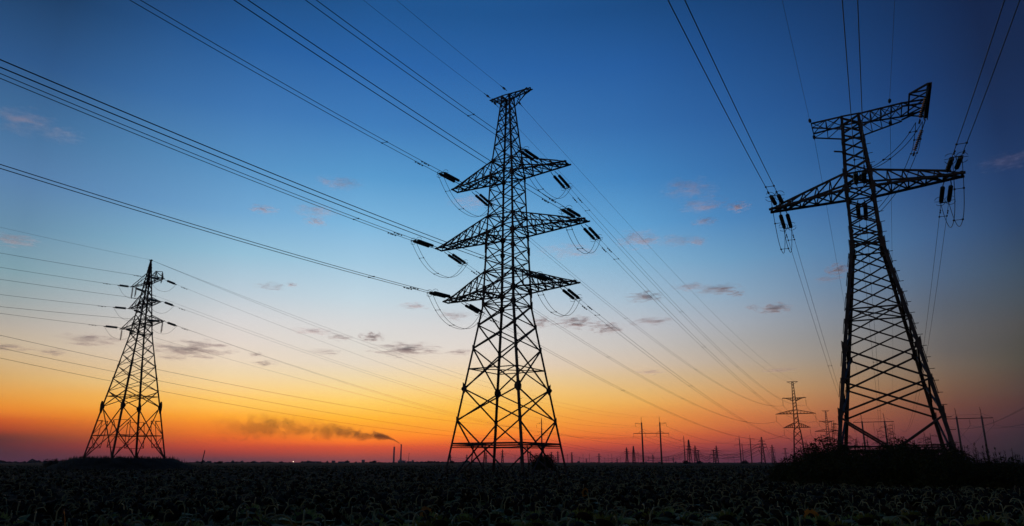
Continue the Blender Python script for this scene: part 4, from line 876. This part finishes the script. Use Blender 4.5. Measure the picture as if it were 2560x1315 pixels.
# round bush behind the middle pylon
def bush(x, D, y, hw, label, n=5000, s=.09, group=None, seed=5, name='round_bush', m=None):
    H_ = at_D(x, y, D)[2]; P = ground_D(x, D); w = hw/1897*D; root = empty(name, P); tag(root, label, 'bush', group)
    b = MB(); b.tube([(0, 0, 0), (0, 0, H_*.5)], np.array([.12, .05])*max(1, H_/3), 6); b.build('trunk', M['bark'], root)
    b = MB(); g = random.Random(seed)
    for i in range(9): leafy(b, (g.uniform(-.5, .5)*w, g.uniform(-.5, .5)*w, H_*g.uniform(.3, .62)), (w*.62, w*.62, H_*.36), n//9, s, seed=seed*10+i, hollow=.2)
    b.build('crown', m or M['shrub'], root)
bush(1359, 112, 1130, 33, 'rounded dark bush behind the right legs of the middle pylon', 16000, .1)
for i, (x_, D_, y_, hw, lb) in enumerate(((122, 260, 1144, 12, 'small tree on the left horizon, leftmost of the group'), (138, 262, 1143.5, 9, 'small tree on the left horizon, middle of the group by the left pylon'), (158, 258, 1145, 9, 'small tree on the left horizon, nearest to the left pylon'),
     (1714, 600, 1150, 8, 'small dark bush at the foot of the slim concrete pole'), (1748, 700, 1150, 6, 'small bush under the hazy pair of pylons'), (1862, 640, 1149, 9, 'small bush at the foot of the hazy gantry'), (1131, 900, 1151, 6, 'small tree left of the leftmost foot of the middle pylon'), (935, 1400, 1151, 6, 'small dark tree left of the chimneys'), (1072, 1400, 1151.5, 7, 'ragged little tree right of the chimneys'), (1095, 1400, 1153, 5, 'low little bush between the ragged tree and the middle pylon'), (545, 700, 1152, 8, 'low dark bush right of the leaning pole'))):
    bush(x_, D_, y_, hw, lb, 900, max(.16, D_*.0006), 'small trees on the horizon', 50+i, 'small_tree', M['bark'])
# far tree line
b = MB(); g = np.random.default_rng(3)
ico = bmesh.new(); bmesh.ops.create_icosphere(ico, subdivisions=1, radius=1.0); iv = np.array([v.co[:] for v in ico.verts]); ifc = [[v.index for v in f.verts] for f in ico.faces]; ico.free()
for i in range(2600):
    x = g.uniform(-200, 2760); D = g.uniform(1700, 3300); k = .5+.5*math.sin(x*.013)+.3*math.sin(x*.047+2); P = np.array(ground_D(x, D)); h = (1.3+1.9*k*g.random()+(3.2*g.random() if g.random() < .06 else 0))*(.75 if x > 1200 else 1.1)
    b.add(iv*np.array([h*g.uniform(.8, 2.2), h*1.5, h*1.0])*(1+.25*g.standard_normal((len(iv), 1)))+P+[0, 0, h*.5], ifc)
tag(b.build('tree_line', M['bark']), 'long low belt of far trees along the horizon', None, None, 'stuff')

# ================================================================== sunflower field
def leaf_shape(P, d, L, droop, wid):
    """big heart-shaped leaf, folded along the midrib and hanging"""
    d = np.array([d[0], d[1], 0]); s = np.array([-d[1], d[0], 0]); V = []
    ts = (0, .18, .5, .8, 1.0); ws = (.12, .5, .46, .22, 0)
    for t, w in zip(ts, ws):
        c = np.asarray(P)+d*L*(t-.18*t*t*droop)+np.array([0, 0, L*(.30*t-droop*t*t)])
        V += [c-s*wid*L*w+[0, 0, -.10*L*w*2], c, c+s*wid*L*w+[0, 0, -.10*L*w*2]]
    F = []
    for i in range(4):
        for j in range(2): F.append((3*i+j, 3*i+j+1, 3*i+j+4, 3*i+j+3))
    return V, F
def sunflower_parts(seed, H, bend, blossom=False, lod=0):
    g = random.Random(seed); s_, l_, h_, p_ = MB(), MB(), MB(), MB()
    a = g.uniform(0, 6.28); d = np.array([math.cos(a), math.sin(a), 0]); rB = .08+.09*bend
    pts = [np.array([0, 0, 0.]), np.array([.02, 0, H*.35]), np.array([0.0, .02, H*.7])]
    n = 3 if lod else 8
    for i in range(n+1):
        t = math.pi*(.92 if not blossom else .45)*i/n; pts.append(np.array([0, 0, H*.86])+d*rB*(1-math.cos(t))+np.array([0, 0, rB*.9*math.sin(t)]))
    rad = np.linspace(.019, .010, len(pts)); s_.tube(pts, rad, 3 if lod else 5)
    tip = pts[-1]; tang = pts[-1]-pts[-2]; tang /= np.linalg.norm(tang)
    A = np.cross(tang, [0, 0, 1.]) if abs(tang[2]) < .99 else np.array([1., 0, 0]); A /= np.linalg.norm(A); B = np.cross(tang, A); R_ = g.uniform(.105, .15) if not blossom else .06; k = 6 if lod else 14
    an = np.arange(k)*2*math.pi/k
    prof = ((-.005, .02), (.0, R_*.8), (.03, R_), (.055, R_*.9), (.065, 0.01)) if not lod else ((0, .03), (.02, R_), (.06, R_*.7))
    V = [tip+tang*x+(A*math.cos(t)+B*math.sin(t))*q for x, q in prof for t in an]
    F = [(i*k+j, (i+1)*k+j, (i+1)*k+(j+1) % k, i*k+(j+1) % k) for i in range(len(prof)-1) for j in range(k)]+[tuple((len(prof)-1)*k+j for j in range(k))]
    h_.add(V, F)
    if not lod:
        for j in range(20 if not blossom else 26):
            t = j*2*math.pi/(20 if not blossom else 26)+g.uniform(-.1, .1); o_ = A*math.cos(t)+B*math.sin(t); q_ = np.cross(o_, tang); l = g.uniform(.035, .08) if not blossom else g.uniform(.04, .07); P0 = tip+tang*.02+o_*R_*.92
            wq = .018 if not blossom else .022; p_.add([P0-q_*wq, P0+q_*wq, P0+o_*l*.6-tang*l*(.35 if not blossom else -.05)+q_*wq*.9, P0+o_*l*.6-tang*l*(.35 if not blossom else -.05)-q_*wq*.9, P0+o_*l-tang*l*(.7 if not blossom else -.1)], [(0, 1, 2, 3), (3, 2, 4)])
    nl = g.randint(3, 4) if lod else g.randint(9, 12)
    for j in range(nl):
        t = .25+.62*j/nl; la = g.uniform(0, 6.28); dd = (math.cos(la), math.sin(la)); pl_ = g.uniform(.06, .14); P0 = np.array([0, 0, H*t*1.0]); P1 = P0+np.array([dd[0]*pl_, dd[1]*pl_, .07])
        if not lod: s_.tube([P0, (P0+P1)/2+[0, 0, .03], P1], .006, 3)
        V, F = leaf_shape(P1, dd, g.uniform(.26, .40)*(1.4 if lod else 1), g.uniform(.35, .95), g.uniform(1.05, 1.35)); l_.add(V, F)
    return s_, h_, l_, p_
def sun_proto(seed, H, bend, blossom=False):
    s_, h_, l_, p_ = sunflower_parts(seed, H, bend, blossom); r = empty('sunflower')
    s_.build('stem', M['stem'], r, True); hd = h_.build('flower_head', M['head'], r, True); p_.build('petals' if blossom else 'sepals', M['petal'] if blossom else M['sepal'], hd)
    l_.build('foliage', M['dryleaf'] if seed in (102, 105) else M['leaf'], r, True); return r
SPR = [sun_proto(100+i, H, be) for i, (H, be) in enumerate(((1.42, .9), (1.5, .5), (1.35, 1.2), (1.46, .2), (1.3, .7), (1.55, 1.0), (1.4, .35)))]
# plant positions: jittered rows across the view
plants = []
y = 3.0
while y < 46:
    half = .84*y+4
    x = -half
    while x < half:
        if random.random() < .93: plants.append((x+random.uniform(-.13, .13), y+random.uniform(-.16, .16)))
        x += .36
    y += .62
def inview(px, py): return py > 9.4 and abs(px/py) < .69
near = sorted([q for q in plants if inview(*q)], key=lambda q: math.hypot(*q))[:280]; ns = set(near)
for i, (x, y) in enumerate(near):
    pr = SPR[i % 7]; o = pr if i < 7 else copy_tree(pr); o.location = (x, y, random.uniform(-.10, .04)); s_ = random.uniform(.88, 1.1); o.scale = (s_, s_, s_*random.uniform(.95, 1.06)); o.rotation_euler = (random.uniform(-.06, .06), random.uniform(-.06, .06), random.uniform(0, 6.28))
    tag(o, 'ripe dark sunflower with drooping head in the front rows of the field', 'sunflower', 'drooping sunflowers in the front rows')
BL = [(150, 1300, 12.5, 'yellow blooming sunflower near the bottom left corner'), (1470, 1232, 20, 'small orange sunflower in the field below the round bush'), (1062, 1290, 13.0, 'small yellow bloom at the bottom left of centre'), (2014, 1303, 12.2, 'yellowed sunflower at the bottom right of centre')]
bp = None
for x_, y_, D_, lb in BL:
    zt = min(1.5, at_D(x_, y_, D_)[2]); o = sun_proto(300+x_, 1.35, .9, True); q = ground_D(x_, D_); o.location = q; s_ = zt/1.27; o.scale = (1, 1, s_)
    o.rotation_euler = (0, 0, 0); tag(o, lb, 'sunflower', 'blooming sunflowers')
# the rest of the field: one mass
lods = []
for i in range(6):
    s_, h_, l_, p_ = sunflower_parts(200+i, 1.42, (i % 3)*.4+.2, False, 1); lods.append((s_, h_, l_))
def tint(m, lo, hi):
    # every plant a slightly different green
    nt = m.node_tree; b = nt.nodes['Principled BSDF']; old = b.inputs['Base Color'].links[0].from_socket
    oi = nt.nodes.new('ShaderNodeObjectInfo'); mr = nt.nodes.new('ShaderNodeMapRange'); mr.inputs[3].default_value = lo; mr.inputs[4].default_value = hi
    hs = nt.nodes.new('ShaderNodeHueSaturation'); nt.links.new(oi.outputs['Random'], mr.inputs[0]); nt.links.new(mr.outputs[0], hs.inputs['Value']); nt.links.new(old, hs.inputs['Color']); nt.links.new(hs.outputs[0], b.inputs['Base Color'])
tint(M['leaf'], .5, 1.35)
def mass(items, name, m, idx, parent=None):
    Vs, Fs, n = [], [], 0; sizes = []
    for (x, y, z, a, s, k) in items:
        src = lods[k][idx]; v = np.concatenate(src.v)*s; ca, sa = math.cos(a), math.sin(a)
        Vs.append(np.stack([v[:, 0]*ca-v[:, 1]*sa+x, v[:, 0]*sa+v[:, 1]*ca+y, v[:, 2]+z], 1)); Fs += [tuple(i_+n for i_ in f) for f in src.f]; n += len(v)
    me = bpy.data.meshes.new(name); me.from_pydata(np.concatenate(Vs).tolist(), [], Fs); me.materials.append(m); me.update()
    o = bpy.data.objects.new(name, me); C.objects.link(o); o.parent = parent; return o
rest = [(x, y, random.uniform(-.12, .05), random.uniform(0, 6.28), random.uniform(.9, 1.08), random.randrange(6)) for x, y in plants if (x, y) not in ns]
y = 125
while y < 230:
    half = .78*y; x = -half
    while x < half:
        rest.append((x+random.uniform(-1, 1), y+random.uniform(-1, 1), random.uniform(-.2, .05), random.uniform(0, 6.28), random.uniform(1.0, 1.2), random.randrange(6))); x += 2.3
    y += 2.4
y = 46
while y < 125:
    half = .78*y; x = -half
    while x < half:
        rest.append((x+random.uniform(-.6, .6), y+random.uniform(-.6, .6), random.uniform(-.15, .08), random.uniform(0, 6.28), random.uniform(.95, 1.15), random.randrange(6))); x += 1.15
    y += 1.3
rest = [q for q in rest if math.hypot((q[0]+60.4)/1.2, q[1]-118) > 15]
root = empty('sunflower_field'); tag(root, 'dark mass of ripe sunflowers filling the field behind the front rows', None, None, 'stuff')
for idx, nm, m in ((0, 'stems', M['stem']), (1, 'flower_heads', M['head']), (2, 'foliage', M['leaf'])):
    tag(mass(rest, nm, m, idx, root), None, None, None, 'stuff')
# closed far canopy of the crop, bumpy, from behind the first rows to the horizon
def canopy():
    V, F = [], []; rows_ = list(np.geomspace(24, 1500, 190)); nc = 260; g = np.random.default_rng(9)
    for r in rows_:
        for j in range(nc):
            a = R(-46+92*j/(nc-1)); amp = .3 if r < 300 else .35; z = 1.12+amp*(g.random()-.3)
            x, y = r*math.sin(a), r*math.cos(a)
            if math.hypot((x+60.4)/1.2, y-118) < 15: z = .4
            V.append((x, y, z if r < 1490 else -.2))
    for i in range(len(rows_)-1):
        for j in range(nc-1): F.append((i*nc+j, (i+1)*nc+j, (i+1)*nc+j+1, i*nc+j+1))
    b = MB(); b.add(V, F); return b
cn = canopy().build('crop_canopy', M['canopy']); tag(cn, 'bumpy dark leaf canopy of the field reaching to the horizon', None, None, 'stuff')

# ================================================================== haze
HZ = 7e-5
b = MB(); b.prism((-3900, -150, -1), (3900, -150, -1), (0, 0, 270), (0, 4400, 0))
ho = b.build('haze', vol_mat('haze', (.85, .8, .85), HZ, 0, None)); tag(ho, 'thin evening haze over the plain', None, None, 'stuff')
